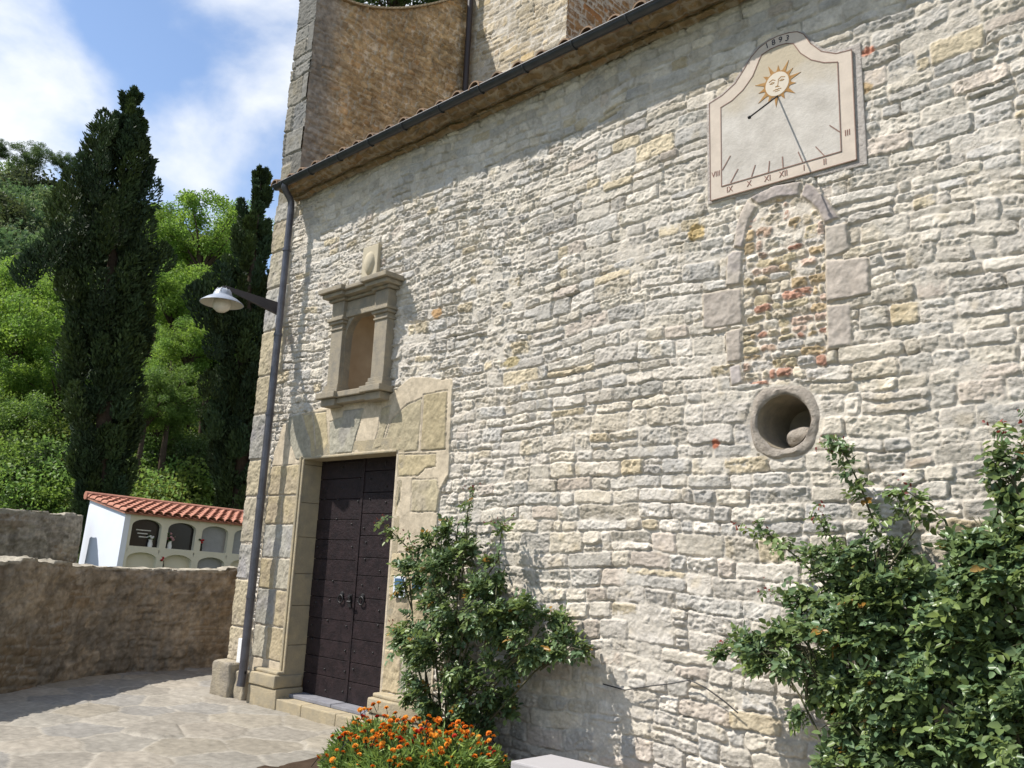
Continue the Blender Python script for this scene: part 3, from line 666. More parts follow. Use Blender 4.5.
c = c * lim + (1 - lim) * np.array((.215, .19, .16)) * (1 + .2 * fbm(gy, gz2, 4, 24, 4))[..., None]
h = h * 1.5 * (.4 + .6 * lim[..., 0]) + .022 * fbm(gy * .7 + gz2 * .4, gz2, 6, 61, 5, .65)
top = facade_top(0) + 0 * gy
for i in range(gy.shape[0]): top[i, :] = facade_top(gy[i, 0])
c = c * (1.38 + .45 * fbm(gy, gz2, 2.6, 62, 5, .62) + .34 * fbm(gy, gz2, 22, 63, 2, .9))[..., None]
P = np.stack([-9.425 + h, gy, gz2], -1)
make_patch('facade_inner_face', P, c, (gz2 < top)[:-1, :-1], M['brown'], fac)
ex, ez = np.meshgrid(np.arange(-9.88, -9.405, .012), np.arange(6.36, 9.76, .012), indexing='ij')
h, c = masonry(ex, ez, 95, (.30, .52, .2, .3, .01, .02), pal=np.array([(.36, .345, .31), (.40, .37, .31), (.32, .315, .30), (.42, .38, .29)]), pw=np.array([.4, .3, .2, .1]), rough=1.3, prot=.03)
xe = ex + sstep(-9.8, -9.88, ex) * .02 * fbm(ez * 0, ez, 4, 3, 3)
make_patch('facade_end_stones', np.stack([xe, -h * .9 - .0, ez], -1), c * .62 * (1 + .25 * fbm(ex, ez, 3, 8, 4))[..., None], np.ones((ex.shape[0] - 1, ex.shape[1] - 1), bool), M['ashlar'], fac)
# nave buttress, its shaded return and the nave wall behind
bx, bz = np.meshgrid(np.arange(-9.45, -7.23, .018), np.arange(7.2, 12.4, .018), indexing='ij')
h, c = masonry(bx, bz, 97, (.09, .2, .12, .34, .04, .04), pal=PAL * np.array((.88, .82, .70)), pw=PW, rough=1.1, smear=.5)
but = MB(); but.box((-9.43, 2.945, 0), (-7.262, 6.8, 12.4)); bo = but.build('nave_buttress', M['facadeback'], church)
make_patch('buttress_face', np.stack([bx, 2.93 - h, bz], -1), c, np.ones((bx.shape[0] - 1, bx.shape[1] - 1), bool), M['rubble'], bo)
ry, rz = np.meshgrid(np.arange(2.93, 5.3, .02), np.arange(7.2, 12.4, .02), indexing='ij')
h, c = masonry(ry, rz, 99, (.08, .16, .1, .3, .05, .05), pal=BROWN * np.array((1.05, .9, .8)), pw=np.array([.25, .2, .2, .15, .12, .08]), smear=.8)
make_patch('buttress_side', np.stack([-7.25 + h * .7, ry, rz], -1), c, np.ones((ry.shape[0] - 1, ry.shape[1] - 1), bool), M['brown'], bo)
mb = MB(); mb.box((-7.30, 5.2, 0), (4, 5.6, 12.4)); mb.build('nave_wall', M['facadeback'], church)
# lean-to roof of barrel tiles
mb = MB(); a0, a1 = (-.35, 6.425), (2.92, 7.70); sl_r = (a1[1] - a0[1]) / (a1[0] - a0[0])
mb.add([(-9.43, a0[0] + .03, a0[1]), (4, a0[0] + .03, a0[1]), (4, a1[0], a1[1]), (-9.43, a1[0], a1[1]), (-9.43, a0[0] + .03, a0[1] - .03), (4, a0[0] + .03, a0[1] - .03), (4, a1[0], a1[1] - .03), (-9.43, a1[0], a1[1] - .03)], [(0, 1, 2, 3), (7, 6, 5, 4), (0, 4, 5, 1), (1, 5, 6, 2), (3, 7, 4, 0)])
xx = -9.36; rt = random.Random(3)
while xx < 4:
    dy = rt.uniform(-.03, .03); y = a0[0] - .03 + dy; row = 0
    while y < a1[0] - .1:
        ye = min(y + .42, a1[0]); xo = xx + rt.uniform(-.008, .008)
        vs = []
        for (yy, r, dz) in ((y, .080, .022), (ye, .070, .010)):
            for rr_ in (r, r - .016):
                for a in np.linspace(0, math.pi, 9): vs.append((xo - rr_ * math.cos(a), yy, a0[1] + (yy - a0[0]) * sl_r + dz + rr_ * math.sin(a)))
        fs = []
        for i in range(8): fs += [(i, i + 1, 19 + i, 18 + i), (9 + i, 27 + i, 28 + i, 10 + i), (i, 9 + i, 10 + i, i + 1)]
        mb.add(vs, fs); y += .36; row += 1
    xx += .285
mb.build('roof', M['oldtile'], church, smooth=40)
# eaves: rubble band and a row of tile ends
fx, ft = np.meshgrid(np.arange(-9.40, 2.0, .012), np.linspace(0, .40, 40), indexing='ij')
h, c = masonry(fx, ft, 103, (.05, .10, .09, .24, .05, .04), pal=BROWN * np.array((1.05, .98, .88)), pw=np.array([.25, .2, .2, .15, .12, .08]), rough=2.2, prot=.03, smear=.7)
t_ = ft / .40; arc_ = .030 * np.abs(np.sin(fx * math.pi / .21 + .5 * fbm(fx, fx * 0, 1.5, 7, 2))) ** .7 * sstep(.45, .6, t_) * sstep(1.02, .8, t_) + .02 * fbm(fx, ft, 4, 66, 3)
ey = -.015 - .06 * sstep(0, .15, t_) - .235 * sstep(.38, 1.0, t_) - h * (1 - t_); ez = 6.335 + .055 * np.minimum(t_ / .4, 1) + .055 * np.maximum(0, (t_ - .4) / .6) - h * t_ - arc_
ea = make_patch('eaves', np.stack([fx, ey, ez], -1), (c * .36 + .36 * np.array((.36, .27, .16)) * (1 + .35 * fbm(fx, ft, 5, 8, 4))[..., None]), np.ones((fx.shape[0] - 1, fx.shape[1] - 1), bool), M['brown'], church)
# gutter and brackets
GY, GZ, GR = -.335, 6.435, .048
mb = MB(); vs = []; na = 13
gxs = [-9.41, 4.0]
for gx_ in gxs:
    for rr_ in (GR, GR - .006):
        for a in np.linspace(math.pi, 2 * math.pi, na): vs.append((gx_, GY + rr_ * math.cos(a), GZ + rr_ * math.sin(a)))
fs = []
for i in range(na - 1): fs += [(i, i + 1, 2 * na + i + 1, 2 * na + i), (na + i, 3 * na + i, 3 * na + i + 1, na + i + 1)]
fs.append(tuple(range(na))); mb.add(vs, fs)
mb.tube([(-9.41, GY - GR, GZ + .004), (4, GY - GR, GZ + .004)], .011, 8)
gut = mb.build('gutter', M['zinc'], church, smooth=40)
xx = -9.2
while xx < -2.0:
    mb = MB(); mb.tube([(xx, GY + (GR + .006) * math.cos(a), GZ + (GR + .006) * math.sin(a)) for a in np.linspace(math.pi * .98, 2 * math.pi, 12)] + [(xx, GY + .15, GZ + .09)], .009, 6)
    mb.build('gutter_bracket', M['zinc'], gut, smooth=50); xx += .60
# downpipe and clamps
DPX = -9.20
mb = MB(); mb.tube([(DPX + .01, GY, GZ - .02), (DPX + .01, GY, GZ - .06), (DPX + .005, GY + .025, GZ - .10), (DPX, -.24, GZ - .17), (DPX, -.21, GZ - .22), (DPX, -.20, GZ - .31), (DPX, -.20, 4.4)], .044, 14)
mb.tube([(DPX, -.20, 4.45), (DPX, -.20, 2.35)], .047, 14); mb.tube([(DPX, -.20, 2.40), (DPX, -.20, .33)], .050, 14)
mb.tube([(DPX, -.20, .36), (DPX, -.205, .25), (DPX, -.215, .19)], .050, 14)
dp = mb.build('downpipe', M['pipe'], church, smooth=50)
for z in (5.55, 4.42, 3.4, 2.38, 1.2):
    mb = MB(); mb.lathe([(.047, -.016), (.056, -.016), (.056, .016), (.047, .016)], (DPX, -.20, z), 16)
    mb.build('pipe_clamp', M['pipe'], dp, smooth=40)
mb = MB(); mb.tube([(-9.405, -.10, 5.0), (-9.40, -.10, 3.2), (-9.41, -.10, .7)], .011, 8); cdt = mb.build('conduit', M['conduit'], church, smooth=50)
mb = MB(); mb.box((-9.50, -.13, .42), (-9.40, -.06, .70)); mb.build('conduit_sleeve', M['white'], cdt, bevel=.01)
mb = MB(); p0 = PX(464, 85, -9.30); mb.tube([(-9.26, 2.80, 7.0), (-9.26, 2.80, 9.0), (-9.26, 2.80, 12.2)], .050, 12)
up = mb.build('upper_downpipe', M['pipe_brown'], church, smooth=50)

# ================================================================== SUNDIAL
OUT = [(-3.20, 4.685), (-3.205, 5.55), (-3.09, 5.58), (-2.97, 5.645), (-2.89, 5.74), (-2.83, 5.82), (-2.76, 5.875), (-2.68, 5.905), (-2.60, 5.915), (-2.51, 5.905), (-2.44, 5.885), (-2.39, 5.84), (-2.34, 5.74), (-2.26, 5.64), (-2.15, 5.575), (-2.035, 5.56), (-2.035, 4.685)]
INN = [(-3.10, 4.78), (-3.10, 5.475), (-3.00, 5.50), (-2.90, 5.56), (-2.815, 5.65), (-2.76, 5.765), (-2.735, 5.805), (-2.66, 5.825), (-2.59, 5.828), (-2.53, 5.82), (-2.475, 5.795), (-2.42, 5.69), (-2.34, 5.60), (-2.24, 5.535), (-2.14, 5.50), (-2.14, 4.78)]
SHIFT[:] = [.02, .014, -.025]
sd = thing('sundial', (-2.62, -.02, 4.68), 'painted plaster sundial dated 1893 with an ochre sun face, set high on the stone wall', 'sundial')
mb = MB(); mb.prism([(-3.23, 4.665), (-3.24, 5.56), (-3.10, 5.61), (-3.0, 5.665), (-2.91, 5.77), (-2.80, 5.895), (-2.68, 5.93), (-2.5, 5.925), (-2.40, 5.875), (-2.33, 5.77), (-2.25, 5.67), (-2.12, 5.61), (-1.975, 5.60), (-1.965, 4.625), (-2.3, 4.645), (-2.6, 4.67)], -.034, .02)
mb.build('plaster_backing', M['dialmargin'], sd, bevel=.008, jitter=.010)
mb = MB(); mb.prism(OUT, -.046, -.01); mb.build('dial_border', M['dialpink'], sd)
mb = MB(); mb.prism(INN, -.0475, -.02); mb.build('dial_field', M['dialfield'], sd)
mb = MB(); stroke(mb, OUT + [OUT[0]], .006, -.0485); stroke(mb, INN + [INN[0]], .007, -.0505)
for a, b in [((-3.09, 4.92), (-3.02, 5.02)), ((-3.02, 4.79), (-2.955, 4.885)), ((-2.84, 4.79), (-2.808, 4.875)), ((-2.70, 4.785), (-2.69, 4.87)), ((-2.582, 4.785), (-2.585, 4.875)), ((-2.43, 4.79), (-2.46, 4.875)), ((-2.265, 4.785), (-2.325, 4.875)), ((-2.145, 4.935), (-2.215, 5.01))]:
    stroke(mb, [a, b], .008, -.0505)
mb.build('dial_lines', M['dialline'], sd)
SC = (-2.612, 5.50); mb = MB()
for i in range(14):
    a = 2 * math.pi * i / 14 + .12; L = .195 if i % 2 == 0 else .158; wd = .19
    p = [(SC[0] + .098 * math.cos(a - wd), SC[1] + .098 * math.sin(a - wd)), (SC[0] + L * math.cos(a + .03), SC[1] + L * math.sin(a + .03)), (SC[0] + .098 * math.cos(a + wd), SC[1] + .098 * math.sin(a + wd))]
    mb.prism(p, -.0505, -.03)
mb.prism([(SC[0] + .110 * math.cos(a), SC[1] + .110 * math.sin(a)) for a in np.linspace(0, 2 * math.pi, 28)[:-1]], -.0512, -.03)
sf = mb.build('sun_emblem', M['dialsun'], sd)
mb = MB(); mb.prism([(SC[0] + .096 * math.cos(a), SC[1] + .100 * math.sin(a)) for a in np.linspace(0, 2 * math.pi, 28)[:-1]], -.0530, -.03); mb.build('sun_face', M['dialface'], sf)
mb = MB(); X, Z = SC
for s in (-1, 1):
    stroke(mb, [(X + s * .015, Z + .035), (X + s * .035, Z + .048), (X + s * .065, Z + .036)], .0055, -.0545)
    stroke(mb, [(X + s * .022, Z + .018), (X + s * .040, Z + .026), (X + s * .058, Z + .016), (X + s * .040, Z + .012), (X + s * .022, Z + .018)], .0045, -.0545)
stroke(mb, [(X + .012, Z + .035), (X + .006, Z - .018), (X - .014, Z - .022), (X + .018, Z - .028)], .005, -.0545)
stroke(mb, [(X - .032, Z - .050), (X - .010, Z - .046), (X, Z - .050), (X + .010, Z - .046), (X + .032, Z - .050)], .0055, -.0545); stroke(mb, [(X - .018, Z - .062), (X + .018, Z - .062)], .0045, -.0545)
mb.build('sun_face_features', M['dialsun'], sf)
def text_mesh(name, s, size, x, z, y, material, parent, rot=0.0, sx=1.0):
    cu = bpy.data.curves.new('t', 'FONT'); cu.body = s; cu.size = size; cu.align_x = 'CENTER'; cu.align_y = 'CENTER'; cu.extrude = .0008
    ob = bpy.data.objects.new('t', cu); COL.objects.link(ob); bpy.context.view_layer.update()
    me = bpy.data.meshes.new_from_object(ob.evaluated_get(bpy.context.evaluated_depsgraph_get())); bpy.data.objects.remove(ob)
    me.transform(Matrix.Translation((x + SHIFT[0], y + SHIFT[1], z + SHIFT[2])) @ Matrix.Rotation(-rot, 4, 'Y') @ Matrix.Rotation(math.pi / 2, 4, 'X') @ Matrix.Scale(sx, 4, (1, 0, 0)))
    me.materials.clear()
    return link(name, me, material, parent)
for s, x, z in [('VIII', -3.15, 4.90), ('IX', -3.03, 4.735), ('X', -2.862, 4.735), ('XI', -2.71, 4.735), ('XII', -2.582, 4.735), ('I', -2.42, 4.735), ('II', -2.262, 4.735), ('III', -2.09, 4.91)]:
    text_mesh('numeral', s, .068, x, z, -.0480, M['dialnum'], sd, sx=.85)
for s, x, z, r in [('1', -2.69, 5.866, .22), ('8', -2.635, 5.872, .08), ('9', -2.578, 5.872, -.06), ('3', -2.522, 5.861, -.22)]:
    text_mesh('year_digit', s, .068, x, z, -.0480, M['dialyear'], sd, rot=r)
mb = MB(); mb.tube([(-2.612, -.04, 5.405), (-2.655, -.44, 5.055)], .0065, 8); mb.lathe([(.0001, -.014), (.012, -.008), (.014, 0), (.012, .008), (.0001, .014)], (-2.655, -.44, 5.055), 10)
mb.build('gnomon', M['iron'], sd, smooth=50)

SHIFT[:] = [0, 0, 0]
# ================================================================== STREET LAMP on the corner
LX, LY, LZ = -9.47, -.86, 4.85
lamp = thing('street_lamp', (-9.62, 0, 4.86), 'wall lamp with a white enamel bowl shade on a dark arm at the church corner', 'street lamp')
mb = MB()
mb.add([(LX - .022, -.05, LZ - .10), (LX + .022, -.05, LZ - .10), (LX + .022, -.05, LZ + .07), (LX - .022, -.05, LZ + .07), (LX - .012, LY + .02, LZ + .055), (LX + .012, LY + .02, LZ + .055), (LX + .012, LY + .02, LZ + .095), (LX - .012, LY + .02, LZ + .095)],
       [(0, 1, 2, 3), (7, 6, 5, 4), (0, 4, 5, 1), (1, 5, 6, 2), (2, 6, 7, 3), (3, 7, 4, 0)])
mb.tube([(LX, LY + .03, LZ + .075), (LX, LY, LZ + .075), (LX, LY, LZ + .02)], .016, 8)
mb.build('arm', M['armpaint'], lamp, bevel=.006)
mb = MB(); mb.box((LX - .09, -.052, LZ - .19), (LX + .07, -.02, LZ + .19)); mb.build('wall_plate', M['conduit'], lamp, bevel=.008)
mb = MB(); mb.lathe([(.015, .05), (.06, .045), (.10, .01), (.115, -.035), (.125, -.05), (.19, -.085), (.255, -.135), (.262, -.145), (.255, -.146), (.19, -.098), (.12, -.062), (.10, -.05)], (LX, LY, LZ), 36)
sh = mb.build('lamp_shade', M['enamel'], lamp, smooth=40)
mb = MB(); mb.lathe([(.252, -.1455), (.188, -.1005), (.118, -.0645), (.03, -.062)], (LX, LY, LZ), 36); mb.build('shade_lining', M['enamelin'], sh, smooth=50)
mb = MB(); mb.lathe([(.05, -.06), (.095, -.09), (.11, -.15), (.095, -.215), (.05, -.25), (.0001, -.257)], (LX, LY, LZ), 24); mb.build('glass_bowl', M['bulb'], lamp, smooth=60)
mb = MB()
for i in range(8):
    a = i * math.pi / 4; mb.tube([(LX + .104 * math.cos(a), LY + .104 * math.sin(a), LZ - .03), (LX + .104 * math.cos(a), LY + .104 * math.sin(a), LZ + .0), (LX + .07 * math.cos(a), LY + .07 * math.sin(a), LZ + .048)], .006, 6)
mb.build('cap_ribs', M['conduit'], lamp, smooth=50)

# ---- notices by the door, stray wire
for nm, (a, b), (c, d), lb, mi in [('notice', (394.5, 576), (404.5, 598), 'white and blue paper notice on the stone right of the door, half behind rose leaves', 'paper'), ('notice', (413, 576), (421, 589), 'small dark blue notice among rose leaves right of the white notice', 'bluepaper')]:
    p = PY(a, b, -.045); q = PY(c, d, -.045)
    t = thing(nm, (float((p[0] + q[0]) / 2), -.05, float(q[2])), lb, 'notice')
    mb = MB(); mb.box((p[0], -.052, q[2]), (q[0], -.036, p[2])); mb.build('sheet', M[mi], t, bevel=.002)
    mb = MB(); wq = q[0] - p[0]; hq = p[2] - q[2]
    if mi == 'paper':
        mb.prism([(p[0] + .1 * wq, p[2] - .45 * hq), (p[0] + .1 * wq, p[2] - .1 * hq), (q[0] - .1 * wq, p[2] - .1 * hq), (q[0] - .1 * wq, p[2] - .45 * hq)], -.0535, -.05)
        for kk in range(4): stroke(mb, [(p[0] + .15 * wq, p[2] - (.55 + .1 * kk) * hq), (q[0] - .2 * wq, p[2] - (.55 + .1 * kk) * hq)], .008, -.0535)
        mb.build('print', M['bluepaper'], t)
    else:
        stroke(mb, [(p[0] + .15 * wq, p[2] - .2 * hq), (q[0] - .15 * wq, p[2] - .2 * hq)], .02, -.0535); mb.build('print', M['paper'], t)
wire = MB(); wire.tube([PY(*p, -.06) for p in [(603, 684), (625, 690), (650, 686), (668, 684), (690, 680), (706, 688), (724, 701), (738, 713)]], .005, 6)
wo_ = wire.build('cable', M['iron'], None, smooth=60); tag(wo_, 'thin loose black cable hanging on the lower stones between the rose bushes', 'cable')

# ================================================================== GROUND
gxx = np.concatenate([np.linspace(-320, -60, 66), np.linspace(-58, 10, 69), np.linspace(14, 200, 32)]); gyy = np.concatenate([np.linspace(-200, -30, 25), np.linspace(-28, 60, 89), np.linspace(64, 320, 60)])
GX, GY2 = np.meshgrid(gxx, gyy, indexing='ij')
def terrain(x, y):
    d = np.maximum(0, -x - 23.5) ; h = np.where(d < 30, .30 * d + .003 * d * d, 11.7 + .50 * (d - 30)); h = np.minimum(h, 48 + 0 * d)
    side = np.maximum(0, y - 9.0) * sstep(-12, -22, x) * .0
    nb = np.maximum(0, y - 13) * .42; nb = np.minimum(nb, 26)
    h = np.maximum(h, nb * sstep(30, -5, x))
    return h * (1 + .12 * fbm(x, y, .03, 6, 3)) * sstep(0, 4, np.maximum(d, np.maximum(0, y - 12)))
HZ = terrain(GX, GY2) - .02
make_patch('ground', np.stack([GX, GY2, HZ], -1), np.ones((*GX.shape, 3)), np.ones((GX.shape[0] - 1, GX.shape[1] - 1), bool), M['grass']); tag(bpy.data.objects['ground'], kind='structure')
# paving: irregular flagstones with pale joints
px_, py_ = np.meshgrid(np.arange(-13.2, 1.0, .022), np.arange(-7.5, 2.4, .022), indexing='ij')
r = np.random.default_rng(5); seeds = []
sx_, sy_ = .74, .50
I, J = np.meshgrid(np.arange(-2, 30), np.arange(-2, 34), indexing='ij')
SXp = -13.4 + I * sx_ + (J % 2) * sx_ * .5 + r.uniform(-.2, .2, I.shape); SYp = -7.7 + J * sy_ + r.uniform(-.13, .13, I.shape)
wxp = px_ + .05 * fbm(px_, py_, 3, 3, 3); wyp = py_ + .05 * fbm(px_, py_, 3, 8, 3)
ci = np.floor((wxp + 13.4) / sx_).astype(int); cj = np.floor((wyp + 7.7) / sy_).astype(int)
d1 = np.full(px_.shape, 9.0); d2 = np.full(px_.shape, 9.0); idn = np.zeros(px_.shape, int)
for di in (-2, -1, 0, 1, 2):
    for dj in (-2, -1, 0, 1, 2):
        a = np.clip(ci + di + 2, 0, I.shape[0] - 1); b = np.clip(cj + dj + 2, 0, I.shape[1] - 1)
        dist = np.hypot((wxp - SXp[a, b]) * .8, wyp - SYp[a, b])
        nw = dist < d1; d2 = np.where(nw, d1, np.minimum(d2, dist)); d1 = np.where(nw, dist, d1); idn = np.where(nw, a * 100 + b, idn)
e = d2 - d1; m = sstep(.010, .036, e + .014 * fbm(px_, py_, 14, 2, 3)); rr2 = r.random(5000); rr3 = r.normal(0, 1, 5000)
hp = .010 * m + .006 * rr3[idn] * m + .012 * fbm(px_, py_, 3, 11, 4) + .010 * fbm(px_ * .5, py_ * 1.5, 12, 12, 4)
PP = np.array([(.270, .245, .205), (.255, .235, .20), (.285, .255, .21), (.245, .23, .205), (.28, .25, .20)])
cp = (PP[(rr2[idn] * 5).astype(int) % 5] * (.88 + .24 * rr2[(idn * 7 + 3) % 5000])[..., None]) * (1 + .22 * fbm(px_ * .6, py_, 4, 33, 5) + .12 * fbm(px_, py_, 22, 34, 2))[..., None]; cp = np.array((.335, .305, .255)) * (1 - m[..., None]) + cp * m[..., None]
pv = make_patch('paving', np.stack([px_, py_, .004 + hp], -1), cp, np.ones((px_.shape[0] - 1, px_.shape[1] - 1), bool), M['pavestone']); tag(pv, kind='structure')

# ================================================================== CEMETERY WALLS and COLUMBARIUM
def rough_wall(name, path, height, thick, label, cat, seed, c1, c2, top_var=.05):
    """path walked so that its shown face lies on the right-hand side"""
    pts = [Vector((p[0], p[1])) for p in path]; seg = []; s = 0; S = [0]
    for a, b in zip(pts[:-1], pts[1:]): s += (b - a).length; S.append(s)
    us = np.arange(0, s, .022); X = np.interp(us, S, [p.x for p in pts]); Y = np.interp(us, S, [p.y for p in pts]); hgt = np.interp(us, S, height)
    kern = np.ones(41) / 41; X = np.convolve(np.pad(X, 20, 'edge'), kern, 'valid'); Y = np.convolve(np.pad(Y, 20, 'edge'), kern, 'valid')
    tx, ty = np.gradient(X), np.gradient(Y); L = np.hypot(tx, ty); nx, ny = ty / L, -tx / L
    topz = hgt + top_var * fbm(us, us * 0, 1.3, seed, 4) + .04 * (vnoise(us, us * 0, 3.5, seed + 2) > .62)
    # cross-section: front bottom -> front top -> over the top -> back
    nv = 72; V = np.linspace(0, 1, nv); rows = []
    cs = []
    for v in V: cs.append((0.0, v))
    cs += [(t, 1.0) for t in np.linspace(.06, .94, 10)] + [(1.0, 1.0), (1.0, .5), (1.0, 0.0)]
    off = np.array([c[0] for c in cs]); zf = np.array([c[1] for c in cs])
    U = us[:, None] + 0 * off[None]; Zv = topz[:, None] * zf[None]
    W = U * 1.0; front = off[None] + 0 * U
    rel = .04 * fbm(W, Zv + front * 3, 1.5, seed + 5, 4) + .03 * fbm(W, Zv + front * 3, 9, seed + 6, 4)
    e = np.minimum(1, np.abs(1 - zf) * 0 + 1)[None]
    lump = .05 * np.maximum(0, fbm(W, front * 4, 3.2, seed + 9, 3)) * (zf > .97)[None]
    d_in = thick * off[None] - rel * np.where(off < .5, 1, -1)[None]
    rnd = np.where(zf[None] > .94, 0, 0) + .03 * sstep(.9, 1, zf)[None] * np.where(off < .01, 1, 0)[None]
    d_in = d_in + rnd
    Px = X[:, None] - nx[:, None] * -d_in * -1; Py = Y[:, None] - ny[:, None] * -d_in * -1
    Pz = Zv + lump - .02 + .015 * fbm(W, front * 5 + Zv, 8, seed + 8, 3) * (zf > .9)[None]
    k = sstep(-.25, .35, fbm(W, Zv, .9, seed + 21, 5) + .15)[..., None]; k2 = sstep(.15, .5, fbm(W, Zv, 2.2, seed + 22, 5))[..., None]
    hm, cm = masonry(W, Zv + front * .5, seed + 40, (.09, .20, .12, .34, .05, .06), pal=BROWN, pw=np.array([.25, .2, .2, .15, .12, .08]), rough=1.6, prot=.03, smear=.6)
    col = np.array(c1) * k + np.array(c2) * (1 - k); k2 = sstep(.20, .30, fbm(W, Zv * 1.3, 1.8, seed + 22, 6, .6))[..., None] * .75; k3 = sstep(.18, .28, fbm(W, Zv, 2.6, seed + 29, 6, .62))[..., None] * .5
    col = col * (1 - k2) + np.array((.33, .275, .205)) * k2; col = col * (1 - k3) + np.array((.125, .105, .08)) * k3
    col = col * (1 + .38 * fbm(W, Zv, 7, seed + 23, 5, .65) + .34 * fbm(W, Zv, 24, seed + 25, 2, .8) + .16 * fbm(W * 2.2, Zv * .35, 3, seed + 26, 3))[..., None]
    km = sstep(-.10, .22, fbm(W, Zv, 1.1, seed + 41, 5, .6))[..., None]; col = col * (1 - km * .6) + cm * .62 * km * .6
    Px = Px + nx[:, None] * hm * .8 * (off < .01)[None]; Py = Py + ny[:, None] * hm * .8 * (off < .01)[None]
    tp = ((zf > .985) | (off > .01))[None, :, None]; col = np.where(tp, np.array((.36, .325, .26)) * (1 + .3 * fbm(W, front * 5, 6, seed + 24, 4))[..., None], col)
    o = make_patch(name, np.stack([Px, Py, Pz], -1), col, np.ones((len(us) - 1, len(cs) - 1), bool), M['brown'])
    # end cap
    return tag(o, label, cat)
rough_wall('cemetery_wall', [(-9.4, -4.7), (-11.1, -2.13), (-11.75, -1.2), (-12.08, -.55), (-12.12, .15), (-11.95, 1.0), (-11.8, 3.2)], [1.5, 1.50, 1.47, 1.44, 1.43, 1.42, 1.42], .42, 'low brown stained cemetery wall with a rough stone top across the paved yard', 'wall', 201, (.315, .265, .20), (.205, .18, .145))
rough_wall('boundary_wall', [(-19.5, -9), (-19.5, -3), (-19.5, 1.80)], [2.28, 2.28, 2.33], .4, 'grey-brown flat-topped wall behind the low wall, ending at the white tomb block', 'wall', 221, (.30, .26, .20), (.235, .205, .16), top_var=.015)

cb = thing('columbarium', (-19, 4, 0), 'white cemetery niche block with a red tiled roof and arched burial niches', 'tomb')
CX, CY0, CY1 = -18.0, 2.03, 7.2
mb = MB()   # side faces and back
zb, zf_ = 2.70, 2.40
mb.prism([(-20.0, 0), (CX, 0), (CX, zf_), (-20.0, zb)], CY0, CY0 + .12); mb.prism([(-20.0, 0), (CX, 0), (CX, zf_), (-20.0, zb)], CY1 - .12, CY1)
mb.box((-20.0, CY0 + .12, 0), (-19.88, CY1 - .12, zb)); mb.build('wall', M['whitewash'], cb, bevel=.004)
fr = MB(); pit = .79; ow = .64; backs = []
bays = [CY0 + .05 + i * pit for i in range(6)] + [CY1]
rowsz = [(0.0, .88, .07, .60, .14), (.88, 1.665, .95, 1.46, .14), (1.665, 2.40, 1.72, 2.15, .14)]
fr.box((CX - .12, CY0 + .121, 0), (CX, CY0 + .15, 2.40))
for i in range(6):
    y0, y1 = bays[i] + (.10 if i == 0 else 0), bays[i + 1]
    for (za, zb2, zo, zsp, rise) in rowsz:
        cy = bays[i] + .12 + ow / 2 + .04; cy -= .03; a0_, a1_ = cy - ow / 2, cy + ow / 2
        arc = [(a0_, zo)] + [(cy - ow / 2 * math.cos(t), zsp + rise * math.sin(t)) for t in np.linspace(0, math.pi, 11)] + [(a1_, zo)]
        out_ = [(y0, za)] + [(y0 if t < .6 else y1 if t > math.pi - .6 else y0 + (y1 - y0) * (t - .6) / (math.pi - 1.2), zb2 if .6 <= t <= math.pi - .6 else zsp + (zb2 - zsp) * (t / .6 if t < .6 else (math.pi - t) / .6)) for t in np.linspace(0, math.pi, 11)] + [(y1, za)]
        nn = len(arc)
        vs = [(CX, u, v) for u, v in arc] + [(CX, u, v) for u, v in out_] + [(CX - .11, u, v) for u, v in arc]
        fs = [(j, j + 1, nn + j + 1, nn + j) for j in range(nn - 1)] + [(j, 2 * nn + j, 2 * nn + j + 1, j + 1) for j in range(nn - 1)] + [(0, nn, 2 * nn - 1, nn - 1), (0, nn - 1, 3 * nn - 1, 2 * nn)]
        fr.add(vs, fs); backs.append((i, za, arc, cy, zo))
fr.build('niche_front', M['cream'], cb)
for (i, za, arc, cy, zo) in backs:
    if za > 1.5: mt = M['granite'] if i in (0, 1) else M['greyslab']
    else: mt = M['cream'] if i != 2 else M['greyslab']
    mb = MB(); mb.prism(arc, CX - .14, CX - .105, 0, 'x'); sb = mb.build('niche_slab', mt, cb)
    if za > 1.5 and i == 0:
        mb = MB()
        for z, a, b in ((2.05, .12, .46), (1.98, .16, .40), (1.91, .2, .42)): mb.box((CX - .106, cy - ow / 2 + a + .02, z), (CX - .103, cy - ow / 2 + b, z + .022))
        mb.build('lettering', M['gilt'], sb)
rf = MB()
def croof(y): return
rx0, rx1, rz0, rz1 = CX + .16, -20.12, 2.37, 2.74; srf = (rz1 - rz0) / (rx1 - rx0)
rf.prism([(CX + .06, rz0 - .01), (rx1, rz1 - .03), (rx1, rz1 + .02), (CX + .06, rz0 + .03)], CY0 - .05, CY1 + .05, 0, 'y')
yy = CY0 + .02; rt = random.Random(8)
while yy < CY1 + .05:
    x = rx0 + rt.uniform(-.015, .015)
    while x > rx1 + .05:
        xe = max(x - .40, rx1); vs = []
        for (xq, rq, dz) in ((x, .098, .042), (xe, .082, .012)):
            for r_ in (rq, rq - .018):
                for a in np.linspace(0, math.pi, 8): vs.append((xq, yy - r_ * math.cos(a), rz0 + (xq - rx0) * srf + dz + r_ * math.sin(a) * .8))
        fs = []
        for q in range(7): fs += [(q, q + 1, 17 + q, 16 + q), (8 + q, 24 + q, 25 + q, 9 + q), (q, 8 + q, 9 + q, q + 1)]
        rf.add(vs, fs); x -= .34
    yy += .205
rf.tube([(rx1 + .02, CY0 - .08, rz1 + .04), (rx1 + .02, CY1 + .06, rz1 + .04)], .095, 10)
rf.build('roof', M['terracotta'], cb, smooth=40)
cb.rotation_euler.x = -.035; cb.location.z = -.06; cb.location.y = 3.82
